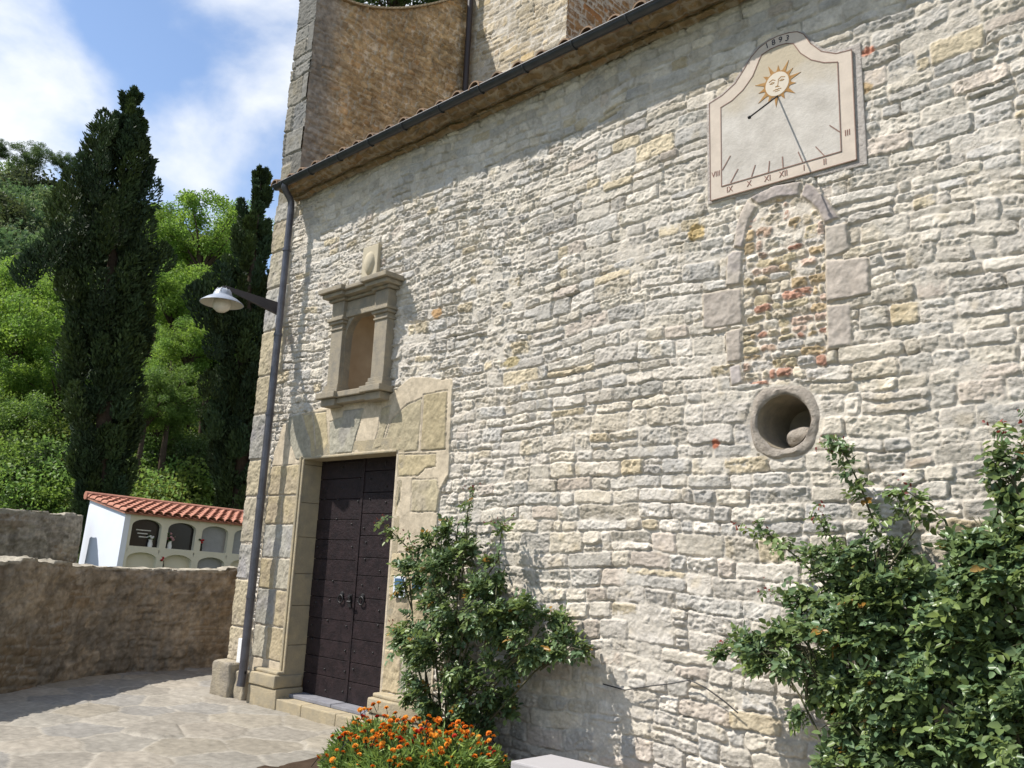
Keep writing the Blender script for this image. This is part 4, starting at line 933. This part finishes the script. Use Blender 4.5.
def bouquet(y, z, label, petal, vase, n, sz):
    z -= .06 + .035 * (y - 4); y -= .18
    t = thing('flower_vase', (CX - .055, y, z), label, 'vase')
    mb = MB(); mb.lathe([(.0001, 0), (.045, 0), (.05, .06), (.035, .13), (.045, .16), (.04, .16), (.03, .13)], (CX - .055, y, z), 14); mb.build('vase', M[vase], t, smooth=50)
    mb = MB(); ml = MB(); rb = random.Random(int(y * 100))
    for i in range(n):
        c = (CX - .055 + rb.uniform(-.05, .07), y + rb.uniform(-sz, sz), z + .16 + rb.uniform(.0, sz * 1.5))
        (mb if i % 3 else ml).lathe([(.0001, .02), (.02, .022), (.033, .005), (.02, -.018), (.0001, -.022)], c, 8)
    mb.build('flowers', M[petal], t, smooth=60); ml.build('leaves', M['vasegreen'], t, smooth=60)
bouquet(CY0 + .05 + .16 + .50, 1.72, 'white vase of pale flowers on the first arched niche from the left', 'white', 'white', 10, .06)
bouquet(CY0 + .05 + pit + .30, 1.72, 'pink flower bunch on the dark second arched niche', 'pink', 'white', 20, .11)
bouquet(CY0 + .05 + 2 * pit + .22, 1.72, 'small vase with leaves on the grey third arched niche', 'redpetal', 'granite', 9, .06)
bouquet(CY0 + .05 + pit + .18, 1.0 + .30, 'dark red flower vase in the lower row of arched niches', 'redpetal', 'granite', 9, .05)

# ================================================================== PLANTS
def leaves(cent, dirs, nrm, L, Wd, fold=.25, seed=0, bend=.12):
    """folded oval leaves: 6 verts, 2 quads each.  cent: base points, dirs: along leaf, nrm: face normals"""
    n = len(cent); d = dirs / (np.linalg.norm(dirs, axis=1, keepdims=True) + 1e-9)
    nn = nrm - d * (nrm * d).sum(1, keepdims=True); nn /= (np.linalg.norm(nn, axis=1, keepdims=True) + 1e-9); s = np.cross(d, nn)
    L = np.broadcast_to(np.asarray(L, float), (n,))[:, None]; Wd = np.broadcast_to(np.asarray(Wd, float), (n,))[:, None]
    up = nn * Wd * fold; dn = -nn * L * bend
    v = np.stack([cent, cent + d * L + dn, cent + d * L * .70 + s * Wd * .42 + up * .8 + dn * .5, cent + d * L * .28 + s * Wd * .5 + up, cent + d * L * .28 - s * Wd * .5 + up, cent + d * L * .70 - s * Wd * .42 + up * .8 + dn * .5], 1).reshape(-1, 3)
    b = (np.arange(n) * 6)[:, None]
    q = np.stack([b + np.array([0, 3, 2, 1]), b + np.array([0, 1, 5, 4])], 1).reshape(-1, 4)
    return v, q
def unit(n, r):
    v = r.normal(size=(n, 3)); return v / np.linalg.norm(v, axis=1, keepdims=True)
def leafcol(n, r, per=6, var=.30, yel=.15):
    base = r.uniform(1 - var, 1 + var, (n, 1)); y = r.random((n, 1)) * yel
    c = base * np.concatenate([1 + y * 1.6, 1 + y * .7, 1 - y], 1)
    return np.repeat(c, per, 0)

# ---- roses
def rose(label, base, clumps, canes, seed, lscale, dens=1.0):
    """clumps: (px,py,depth y,radius m)"""
    r = np.random.default_rng(seed); b = Vector(base)
    t = thing('rose_bush', base, label, 'rose bush', 'climbing rose bushes along the church wall')
    sprig = []; stems = MB()
    cen = []
    for (px, py, y, rad) in clumps:
        c = PY(px, py, y); cen.append(c)
        rad *= .90; ns = max(2, int(9 * (rad / .3) ** 1.3)); n = int(330 * dens * (rad / .3) ** 2.0 / ns * .64) + 5
        for kk in range(ns):
            us = unit(1, r)[0]; cs_ = c + us * rad * (.35 + .55 * r.random()); rs_ = rad * r.uniform(.28, .46)
            u = unit(n, r); q = cs_ + u * rs_ * (r.random((n, 1)) ** .42)
            q[:, 1] = np.minimum(q[:, 1], -.075); uo = u * .6 + us
            sprig += [(p, uu) for p, uu in zip(q, uo / np.linalg.norm(uo, axis=1, keepdims=True))]
        m = b.lerp(Vector(c), .5) + Vector((r.normal() * .08, -.03, .10))
        if rad <= .17:
            big = [PY(q_[0], q_[1], q_[2]) for q_ in clumps if q_[3] > .2]; m = Vector(min(big, key=lambda q_: np.linalg.norm(q_ - c)))
            stems.tube([m, m.lerp(Vector(c), .5) + Vector((0, -.01, .04)), Vector(c)], [.007, .005, .003], 6)
        if rad > .17: stems.tube([b + Vector((r.normal() * .08, r.normal() * .04, 0)), b.lerp(m, .5), m, m.lerp(Vector(c), .5) + Vector((0, 0, .03)), Vector(c)], [.013, .011, .009, .007, .004], 6)
        for kk in range(3):
            e = Vector(c + unit(1, r)[0] * rad * .9); e.y = min(e.y, -.06); stems.tube([m.lerp(Vector(c), .6), Vector(c).lerp(e, .5) + Vector((0, 0, .02)), e], [.006, .004, .0025], 5)
    redtip = []
    for path, dn in canes:
        pts = [PY(px, py, y) for px, py, y in path]
        stems.tube([Vector(p) for p in pts], [.009 - .006 * i / (len(pts) - 1) for i in range(len(pts))], 6)
        P_ = np.array(pts); kk = np.linspace(0, len(pts) - 1, int(dn))
        for a in kk:
            i = min(int(a), len(pts) - 2); p = P_[i] + (P_[i + 1] - P_[i]) * (a - i) + r.normal(0, .03, 3)
            u = unit(1, r)[0]; sprig.append((p, u))
            if a > len(pts) - 1.25: redtip.append(p)
    pos = np.array([s[0] for s in sprig]); outw = np.array([s[1] for s in sprig]); n = len(pos)
    ax = outw * .7 + unit(n, r) * .6 + np.array([0, -.35, -.15]); ax /= np.linalg.norm(ax, axis=1, keepdims=True)
    allv, allq, allc = [], [], []; off = 0
    nrm = np.array([-.25, -.45, .8]) + unit(n, r) * .55
    sd_ = np.cross(ax, nrm); sd_ /= np.linalg.norm(sd_, axis=1, keepdims=True)
    ls = lscale * r.uniform(.6, 1.4, n); spr_c = leafcol(n, r, 1, .30, .35); dead = r.random(n) < .012; spr_c[dead] = spr_c[dead] * np.array([2.4, 1.0, .7])
    for (along, side) in ((1.0, 0), (.55, 1), (.55, -1), (.1, 1), (.1, -1)):
        d = ax * (1.0 if side == 0 else .45) + sd_ * side * .9
        c0 = pos + ax * (along * ls * 1.25)[:, None]
        v, q = leaves(c0, d + unit(n, r) * .2, nrm + unit(n, r) * .35, ls, ls * .62, .22)
        allv.append(v); allq.append(q + off); off += len(v); allc.append(np.repeat(spr_c * r.uniform(.85, 1.15, (n, 1)), 6, 0))
    v = np.concatenate(allv); v[:, 1] = np.minimum(v[:, 1], -.055)
    raw_mesh('foliage', v, np.concatenate(allq), np.concatenate(allc), M['rose'], t, smooth=False)
    stems.build('stems', M['cane'], t, smooth=60)
    if redtip:
        rp = np.repeat(np.array(redtip), 4, 0); n = len(rp)
        v, q = leaves(rp + r.normal(0, .03, rp.shape), unit(n, r) + np.array([0, -.2, .3]), unit(n, r), lscale * .6, lscale * .33, .25)
        raw_mesh('young_leaves', v, q, leafcol(n, r, 6, .4, .2), M['redleaf'], t, smooth=False)
    return t
rose('leafy green climbing rose with red young shoots between the door and the flat stone wall', (-5.55, -.35, 0),
     [(440, 575, -.40, .32), (425, 620, -.42, .34), (465, 610, -.45, .36), (450, 655, -.48, .32), (410, 580, -.32, .24), (495, 605, -.38, .28), (515, 625, -.34, .24), (540, 632, -.32, .27), (562, 650, -.30, .21), (528, 645, -.34, .22), (470, 690, -.42, .28), (440, 700, -.42, .26), (435, 545, -.28, .20), (458, 560, -.28, .22), (500, 570, -.24, .14), (487, 590, -.3, .2), (505, 660, -.32, .18), (415, 655, -.4, .18), (455, 530, -.22, .12), (512, 700, -.25, .10), (430, 718, -.42, .2), (475, 722, -.40, .2), (450, 735, -.42, .2), (412, 690, -.40, .15), (500, 715, -.3, .14), (420, 650, -.4, .2)],
     [([(455, 640, -.4), (440, 580, -.35), (405, 545, -.35), (390, 530, -.38), (380, 520, -.4)], 34), ([(460, 600, -.3), (466, 540, -.25), (468, 510, -.22), (475, 488, -.2)], 40), ([(470, 600, -.3), (498, 560, -.22), (502, 530, -.2), (500, 522, -.2)], 34), ([(450, 650, -.4), (420, 650, -.4), (400, 640, -.4), (394, 628, -.4)], 18), ([(440, 600, -.4), (418, 560, -.36), (408, 535, -.34)], 22)], 31, .043, 1.15)
rose('spreading climbing rose low on the right of the wall below the round opening', (-1.95, -.40, 0),
     [(775, 655, -.40, .19), (742, 648, -.34, .12), (810, 648, -.42, .24), (845, 620, -.42, .28), (870, 590, -.40, .28), (840, 575, -.34, .22), (820, 595, -.34, .18), (880, 555, -.32, .20), (870, 650, -.48, .32), (890, 690, -.5, .32), (868, 730, -.5, .26), (905, 640, -.45, .28), (905, 740, -.5, .28), (795, 610, -.3, .10), (852, 545, -.28, .14), (900, 600, -.4, .24), (860, 690, -.42, .2), (728, 655, -.3, .07), (790, 635, -.36, .14), (848, 765, -.5, .18), (838, 725, -.45, .14), (880, 775, -.5, .25), (915, 770, -.55, .25), (828, 690, -.4, .12), (790, 676, -.40, .13), (768, 668, -.38, .11), (812, 680, -.42, .16), (752, 656, -.36, .10), (805, 700, -.42, .12), (842, 745, -.46, .14)],
     [([(870, 600, -.35), (880, 540, -.3), (862, 490, -.26), (845, 455, -.24), (833, 440, -.24)], 80), ([(840, 600, -.35), (800, 560, -.3), (770, 535, -.26), (752, 525, -.25)], 40), ([(880, 580, -.35), (915, 530, -.3), (900, 500, -.26), (893, 488, -.26)], 24), ([(830, 620, -.35), (795, 590, -.3), (765, 592, -.28)], 14), ([(800, 650, -.38), (760, 640, -.33), (715, 645, -.3)], 30), ([(850, 560, -.3), (825, 530, -.26), (815, 512, -.25)], 24)], 32, .044, 1.05)
rose('tall climbing rose at the far right of the wall with canes reaching up the stones', (-1.0, -.45, 0),
     [(955, 560, -.36, .20), (985, 540, -.36, .20), (1008, 515, -.34, .14), (965, 610, -.42, .30), (1005, 590, -.42, .32), (940, 640, -.45, .26), (985, 660, -.5, .34), (945, 700, -.5, .28), (1020, 650, -.48, .32), (965, 745, -.55, .30), (1015, 735, -.55, .34), (1055, 560, -.4, .34), (1065, 640, -.45, .36), (1075, 720, -.5, .36), (930, 590, -.34, .16), (1003, 470, -.28, .07), (1050, 520, -.34, .2), (1000, 780, -.55, .3), (950, 790, -.55, .3)],
     [([(985, 560, -.35), (1000, 500, -.28), (998, 460, -.25), (997, 428, -.24)], 30), ([(1005, 540, -.35), (1030, 480, -.3), (1035, 440, -.28), (1040, 420, -.28)], 30), ([(960, 560, -.35), (945, 520, -.3), (920, 500, -.28), (905, 490, -.28)], 26), ([(1000, 520, -.3), (1012, 480, -.26), (1022, 450, -.25)], 30)], 33, .050, 1.0)

# ---- marigolds
def marigold_meshes(seed):
    r = np.random.default_rng(seed); n = 420
    a = r.uniform(0, 2 * math.pi, n); rad = .24 * np.sqrt(r.random(n)); z = .04 + .31 * r.random(n) * (1 - .5 * (rad / .24) ** 2)
    c = np.stack([rad * np.cos(a), rad * np.sin(a), z], 1); d = np.stack([np.cos(a), np.sin(a), r.uniform(.1, 1.4, n)], 1)
    v0, q0, c0, off = [], [], [], 0
    for k in range(4):
        v, q = leaves(c + d * .012 * k, d + unit(n, r) * .8, unit(n, r) + np.array([0, 0, .6]), r.uniform(.045, .075, n), .014, .2)
        v0.append(v); q0.append(q + off); off += len(v); c0.append(leafcol(n, r, 6, .3, .25))
    return np.concatenate(v0), np.concatenate(q0), np.concatenate(c0)
def marigold_flower(seed):
    r = random.Random(seed); mb = MB()
    for ring, (rr_, zz_, nn) in enumerate(((.024, .0, 9), (.018, .007, 8), (.010, .012, 6))):
        for i in range(nn):
            a = 2 * math.pi * (i + .5 * ring) / nn + r.uniform(-.1, .1); wv = .011
            ca, sa = math.cos(a), math.sin(a); px_, py_ = -sa * wv, ca * wv
            mb.add([(0, 0, zz_ - .006), (ca * rr_ * .8 + px_, sa * rr_ * .8 + py_, zz_ + r.uniform(0, .005)), (ca * rr_ * 1.1, sa * rr_ * 1.1, zz_ - .004), (ca * rr_ * .8 - px_, sa * rr_ * .8 - py_, zz_ + r.uniform(0, .005))], [(0, 1, 2, 3)])
    mb.tube([(0, 0, -.012), (0, 0, -.10)], .003, 5, 1); mb.lathe([(.0001, -.016), (.008, -.012), (.009, -.002)], (0, 0, 0), 8, 1)
    return mb
FM = []
for nm, s in (('orange', 1), ('amber', 2), ('scarlet', 3)):
    o = marigold_flower(s).build('flower', [M[nm], M['marileaf']]); FM.append(o.data); bpy.data.objects.remove(o)
fv, fq, fc = marigold_meshes(5); fo = raw_mesh('foliage', fv, fq, fc, M['marileaf'], None, False); FOL = fo.data; bpy.data.objects.remove(fo)
rm = random.Random(12)
spots = [(-5.78, -.88), (-5.60, -1.14), (-5.44, -.78), (-5.28, -1.06), (-5.08, -.80), (-4.98, -1.12), (-4.80, -.80), (-4.76, -1.06), (-5.44, -1.40), (-5.08, -1.42)]
for i, (x, y) in enumerate(spots):
    sc = rm.uniform(.95, 1.15)
    t = thing('marigold_plant', (x, y, 0.03), 'bushy orange marigold plant in the flower bed under the left rose bush', 'marigold', 'marigolds in the bed beneath the rose')
    f = bpy.data.objects.new('foliage', FOL); COL.objects.link(f); f.parent = t; f.rotation_euler.z = rm.uniform(0, 6); f.scale = (sc, sc, sc)
    for k in range(42):
        a = rm.uniform(0, 2 * math.pi); rad = .30 * math.sqrt(rm.random()); z = .43 - 3.1 * rad * rad + rm.uniform(-.06, .07)
        fl = bpy.data.objects.new('flower', FM[rm.choice([0, 0, 0, 0, 1, 1, 1, 1, 1, 2])]); COL.objects.link(fl); fl.parent = t
        fl.location = (rad * math.cos(a), rad * math.sin(a), z * sc); fl.rotation_euler = (rm.uniform(-.5, .9), rm.uniform(-.6, .4), rm.uniform(0, 6)); s_ = rm.uniform(.65, 1.05); fl.scale = (s_, s_, s_)
sb_x, sb_y = np.meshgrid(np.arange(-6.45, -4.1, .04), np.arange(-1.75, -.02, .04), indexing='ij')
hsb = .05 + .03 * fbm(sb_x, sb_y, 5, 3, 4); ed = np.minimum(np.minimum(sb_x + 6.45, -4.1 - sb_x), np.minimum(sb_y + 1.75, 9)); hsb = hsb * sstep(0, .12, ed) - .01
s_o = make_patch('soil', np.stack([sb_x, sb_y, hsb], -1), np.ones((*sb_x.shape, 3)), np.ones((sb_x.shape[0] - 1, sb_x.shape[1] - 1), bool), M['soil']); tag(s_o, kind='structure')
# white block
a = PZ(511, 760.5, .50); b = PZ(551, 753.8, .50); c = PZ(609, 767, .50)
ux = Vector((c[0] - b[0], c[1] - b[1])).normalized(); vy = Vector((a[0] - b[0], a[1] - b[1])).normalized()
B2 = Vector((b[0], b[1])); dl_ = math.hypot(a[0] - b[0], a[1] - b[1]); A2 = B2 + vy * dl_; C2 = B2 + ux * 1.1; D2 = C2 + vy * dl_
mb = MB(); mb.prism([tuple(B2), tuple(A2), tuple(D2), tuple(C2)], 0.0, .44, 0, 'z'); e_ = .02
wb = thing('stone_bench', (float(B2.x), float(B2.y), 0), 'white painted bench block beside the marigolds at the bottom edge', 'bench')
mb.build('base', M['benchwhite'], wb, bevel=.008)
mb = MB(); mb.prism([tuple(B2 - ux * .0 - vy * .0), tuple(A2 + vy * .004), tuple(D2 + vy * .004), tuple(C2)], .442, .50, 0, 'z'); mb.build('seat', M['benchwhite'], wb, bevel=.012)

# ---- trees
def cypress(label, x, prof, seed, n, extra=(), lean_noise=.25):
    """prof: (py, centre px, half width px) top to bottom"""
    r = np.random.default_rng(seed); cs = [PX(c, py, x) for py, c, hw in prof]; hw = [h * depth_of(c) / F for c, (_, _, h) in zip(cs, prof)]
    Z = np.array([c[2] for c in cs])[::-1]; Yc = np.array([c[1] for c in cs])[::-1]; Wd = np.array(hw)[::-1]
    gz_ = terrain(np.array([x]), np.array([Yc[0]]))[0]
    t = thing('cypress_tree', (x, float(Yc[0]), float(gz_)), label, 'cypress', 'cypress trees behind the cemetery')
    z0, z1 = max(gz_ + .6, Z[0] - 2), Z[-1]
    nc = int(n / 230); zc = z0 + (z1 - z0) * r.random(nc) ** .9; wc = np.interp(zc, Z, Wd); keep = r.random(nc) < np.clip(wc / Wd.max() + .45, 0, 1); zc = zc[keep]; wc = wc[keep]; nc = len(zc)
    ac = r.uniform(0, 2 * math.pi, nc); rc = wc * r.choice([.45, .7, .85, .98], nc, p=[.25, .25, .3, .2]); lenc = r.uniform(.9, 2.0, nc) * np.clip(wc / 1.2, .35, 1); radc = r.uniform(.20, .38, nc) * np.clip(wc / 1.0, .16, 1)
    cx_ = np.stack([x + rc * np.cos(ac), np.interp(zc, Z, Yc) + rc * np.sin(ac), zc - .5 * lenc], 1)
    if extra:
        ex_ = np.array([PX(a, b, x + .6) for a, b in extra]); cx_ = np.concatenate([cx_, ex_]); k_ = len(ex_); nc += k_
        ac = np.concatenate([ac, np.arctan2(ex_[:, 1] - np.interp(ex_[:, 2], Z, Yc), 0 * ex_[:, 0] + .3)]); lenc = np.concatenate([lenc, np.full(k_, .8)]); radc = np.concatenate([radc, np.full(k_, .34)])
    idx = np.repeat(np.arange(nc), 300); m = len(idx); tt = r.random(m); a2 = r.uniform(0, 2 * math.pi, m)
    rr0 = radc[idx] * np.sin(np.pi * np.clip(tt * .86 + .12, 0, 1)) ** .8 * r.random(m) ** .35
    lean = np.stack([np.cos(ac) * .22, np.sin(ac) * .22, np.ones(nc)], 1)[idx]
    p = cx_[idx] + lean * (tt * lenc[idx])[:, None] + np.stack([rr0 * np.cos(a2), rr0 * np.sin(a2), 0 * a2], 1)
    top_ = z1 - .25 * r.random(m); p[:, 2] = np.minimum(p[:, 2], top_)
    d = np.stack([np.cos(a2) * .6 + np.cos(ac)[idx] * .35, np.sin(a2) * .6 + np.sin(ac)[idx] * .35, np.full(m, .9)], 1) + unit(m, r) * .55
    nr_ = np.stack([np.cos(a2), np.sin(a2), np.full(m, .3)], 1) + unit(m, r) * .8
    L = r.uniform(.10, .20, m); vv, q = leaves(p, d, nr_, L, L * .34, .25)
    ccol = np.repeat((leafcol(nc, r, 1, .30, .35)[idx] * r.uniform(.8, 1.2, (m, 1))), 6, 0)
    raw_mesh('foliage', vv, q, ccol, M['cypress'], t, smooth=False)
    mb = MB(); mb.tube([(x, float(Yc[0]), float(gz_) - .2), (x, float(np.interp(z0 + 2, Z, Yc)), z0 + 2), (x, float(np.interp((z0 + z1) / 2, Z, Yc)), (z0 + z1) / 2), (x, float(Yc[-1]), z1 - .5)], [.30, .26, .17, .03], 10); mb.build('trunk', M['bark'], t, smooth=60)
cypress('tall dark bushy cypress rising behind the white niche block', -27, [(92, 133, 3), (110, 131, 7), (135, 128, 14), (165, 119, 24), (195, 110, 36), (230, 106, 38), (270, 106, 36), (300, 107, 34), (350, 106, 32), (400, 103, 30), (450, 102, 24), (495, 103, 20)], 51, 70000, [(106, 138), (98, 152), (92, 166), (84, 182), (74, 198), (66, 212), (58, 228), (52, 262), (42, 272), (33, 280), (25, 288), (60, 250), (154, 265), (160, 272), (140, 300), (68, 300)])
cypress('narrow dark cypress close beside the church corner behind the street lamp', -25, [(170, 262, 2), (190, 260, 7), (215, 256, 13), (250, 251, 17), (300, 246, 20), (350, 243, 22), (400, 242, 23), (450, 242, 22), (500, 241, 22)], 52, 50000, [(222, 290), (212, 300), (203, 308), (196, 312), (210, 320), (218, 335), (205, 330), (225, 310), (215, 360), (210, 400), (214, 440)])

def crown_mesh(seed, R, n_cl, per, lsize, flat=.8, clr=.40, up=.5):
    r = np.random.default_rng(seed); cc = unit(n_cl, r) * (R * (.25 + .80 * r.random((n_cl, 1)) ** .7)) * r.uniform(.8, 1.2, 3); cc[:, 2] *= flat
    cr_ = R * clr * r.uniform(.55, 1.2, n_cl); idx = np.repeat(np.arange(n_cl), per); n = len(idx)
    u = unit(n, r); p = cc[idx] + u * (cr_[idx] * (r.random(n) ** .40))[:, None] * np.array([1, 1, .72])
    d = u * .6 + unit(n, r) + np.array([0, 0, -.1]); nr_ = unit(n, r) * .8 + np.array([0, 0, up]) + u * .5
    L = lsize * r.uniform(.6, 1.3, n); v, q = leaves(p, d, nr_, L, L * .6, .2)
    cl = np.repeat(leafcol(n_cl, r, 1, .16, .2)[idx] * r.uniform(.78, 1.22, (n, 1)), 6, 0)
    return v, q, cl, cc
CROWNS = []
for s in range(4):
    CROWNS.append(crown_mesh(70 + s, 1.0, 74, 210, .048, .78, .27, .6))
CM = {}
def tree(label, px, py, hw, x, leaf, kind, cat='tree', group='broadleaf trees behind the cemetery', sz=1.0):
    c = PX(px, py, x); R = hw * depth_of(c) / F
    gz_ = float(terrain(np.array([x]), np.array([c[1]]))[0])
    t = thing('broadleaf_tree', (x, float(c[1]), gz_), label, cat, group)
    key = (kind, leaf)
    if key not in CM:
        v, q, cl, cc = CROWNS[kind]; o = raw_mesh('crown', v, q, cl, M[leaf], None, False); CM[key] = o.data; bpy.data.objects.remove(o)
    o = bpy.data.objects.new('crown', CM[key]); COL.objects.link(o); o.parent = t; o.location = (0, 0, float(c[2]) - gz_); rz = random.Random(int(px * 7 + py)).uniform(0, 6.28)
    o.rotation_euler.z = rz; o.scale = (R, R, R * 1.0)
    mb = MB(); h = float(c[2]) - gz_; rt_ = random.Random(int(px + py)); top = max(h - R * .2, .5); bot = min(-.3, top - 1)
    mb.tube([(0, 0, bot), (rt_.uniform(-.2, .2), rt_.uniform(-.2, .2), top * .5), (0, 0, top)], [.05 * R + .10, .04 * R + .07, .06], 8)
    cc = CROWNS[kind][3]
    for i in range(0, len(cc), 4):
        e = Matrix.Rotation(rz, 4, 'Z') @ Vector(cc[i] * R) + Vector((0, 0, h)); s0 = Vector((0, 0, max(top - R * .5, top * .6)))
        mb.tube([s0, s0.lerp(e, .5) + Vector((0, 0, .15 * R)), e], [.05 + .015 * R, .035, .015], 5)
    ob = mb.build('trunk', M['bark'], t, smooth=60); ob.matrix_parent_inverse = Matrix.Identity(4)
T = [('bright green feathery tree between the two cypresses, topmost against the sky', 205, 238, 50, -41, 'bright', 0),
     ('bright green tree just right of the tall cypress at mid height', 178, 300, 46, -38, 'bright', 1),
     ('light green tree directly behind the street lamp shade', 214, 335, 42, -36, 'mid', 2),
     ('bright green tree crown at the left edge, upper one left of the tall cypress', 22, 330, 56, -40, 'bright', 3),
     ('bright green tree leaning in behind the left flank of the tall cypress', 62, 385, 46, -38, 'bright', 0),
     ('lower green tree at the left edge above the boundary wall', 10, 425, 48, -36, 'mid', 1),
     ('dark shaded tree at the foot of the tall cypress on its right', 165, 420, 40, -34, 'mid', 2),
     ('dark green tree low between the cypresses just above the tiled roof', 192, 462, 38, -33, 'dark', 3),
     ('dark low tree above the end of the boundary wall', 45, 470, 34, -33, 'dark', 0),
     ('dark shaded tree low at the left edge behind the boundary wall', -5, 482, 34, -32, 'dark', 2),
     ('pale green tree top behind the narrow cypress near the church corner', 246, 232, 34, -46, 'bright', 2),
     ('yellow green tree behind the tall cypress, lower left of its tip', 70, 300, 44, -48, 'bright', 1),
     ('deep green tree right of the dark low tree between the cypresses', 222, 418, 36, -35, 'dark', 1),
     ('dark leafy tree showing over the curved top of the facade wall', 395, -20, 62, -24, 'dark', 2)]
T += [('bright green tree low between the two cypresses, nearest the tall one', 172, 370, 38, -40, 'bright', 3),
      ('green tree just left of the narrow cypress above the lamp level', 222, 285, 34, -44, 'bright', 0),
      ('pale green tree behind the lower left flank of the tall cypress', 40, 400, 44, -45, 'bright', 2),
      ('broad light green tree top filling the gap above the left edge trees', 8, 290, 40, -52, 'bright', 1),
      ('medium green tree right of the tall cypress trunk, above the tiled roof', 150, 455, 34, -36, 'mid', 0),
      ('leafy green tree touching the tall cypress at shoulder height on its right', 168, 235, 34, -50, 'bright', 2)]
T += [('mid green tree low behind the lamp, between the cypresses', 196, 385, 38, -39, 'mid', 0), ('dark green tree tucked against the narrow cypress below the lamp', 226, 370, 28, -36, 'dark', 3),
      ('bright tree low at the left edge just above the boundary wall', 18, 388, 46, -43, 'bright', 3), ('light green tree rising behind the lamp, right of centre between the cypresses', 200, 290, 40, -47, 'bright', 1)]
T += [('leafy mid green tree hiding the trunks between the cypresses, below the lamp', 172, 392, 34, -33, 'mid', 1), ('green tree in front of the others midway up between the cypresses', 190, 345, 34, -35, 'bright', 2),
      ('dark green tree beside the tall cypress base, just above the roof ridge', 148, 408, 26, -32.5, 'mid', 3)]
for a in T: tree(*a)
r = np.random.default_rng(89); vs, qs, cs, off = [], [], [], 0
v0, q0, c0, _ = crown_mesh(98, 1.0, 18, 90, .075, .8, .40)
for i in range(230):
    x = r.uniform(-62, -29); y = r.uniform(.08, .62) * (-x) - 3; R = r.uniform(.9, 2.0) * (1 + max(0, -x - 36) / 26)
    z = float(terrain(np.array([x]), np.array([y]))[0]) + R * .5; a = r.uniform(0, 6.28); ca, sa = math.cos(a), math.sin(a)
    v = v0 * R; v = np.stack([v[:, 0] * ca - v[:, 1] * sa + x, v[:, 0] * sa + v[:, 1] * ca + y, v[:, 2] + z], 1)
    vs.append(v); qs.append(q0 + off); off += len(v); cs.append(c0 * r.uniform(.6, 1.3) * np.array([1 + r.uniform(-.1, .25), 1, 1]))
ug = raw_mesh('undergrowth', np.concatenate(vs), np.concatenate(qs), np.concatenate(cs), M['mid'], None, False); tag(ug, kind='stuff')
# ridge trees on the hill
for a in [('round dark tree on the hill ridge left of the tall cypress', 33, 158, 19, -112, 'forest', 0), ('small dark tree on the ridge nearest the tall cypress', 64, 162, 12, -110, 'forest', 1), ('dark tree on the ridge cut by the left picture edge', 0, 150, 12, -114, 'forest', 2)]:
    tree(*a, group='trees on the hill ridge')
# far wood on the hillside: one mass
r = np.random.default_rng(88); vs, qs, cs, off = [], [], [], 0
v0, q0, c0, _ = crown_mesh(99, 1.0, 20, 62, .12, .95, .40)
grid = [(x, y) for x in np.arange(-120, -58, 5.2) for y in np.arange(.12 * 60, .46 * 120, 5.4) if .10 * -x - 3 < y < .47 * -x]
for (x, y) in grid:
    x += r.uniform(-1.6, 1.6); y += r.uniform(-1.6, 1.6); R = r.uniform(2.3, 3.9)
    z = float(terrain(np.array([x]), np.array([y]))[0]) + R * .8; a = r.uniform(0, 6.28); ca, sa = math.cos(a), math.sin(a)
    v = v0 * R; v = np.stack([v[:, 0] * ca - v[:, 1] * sa + x, v[:, 0] * sa + v[:, 1] * ca + y, v[:, 2] + z], 1)
    vs.append(v); qs.append(q0 + off); off += len(v); cs.append(c0 * r.uniform(.55, 1.5) * np.array([1 + r.uniform(-.1, .25), 1, 1]))
fo = raw_mesh('forest', np.concatenate(vs), np.concatenate(qs), np.concatenate(cs), M['forest'], None, False); tag(fo, kind='stuff')
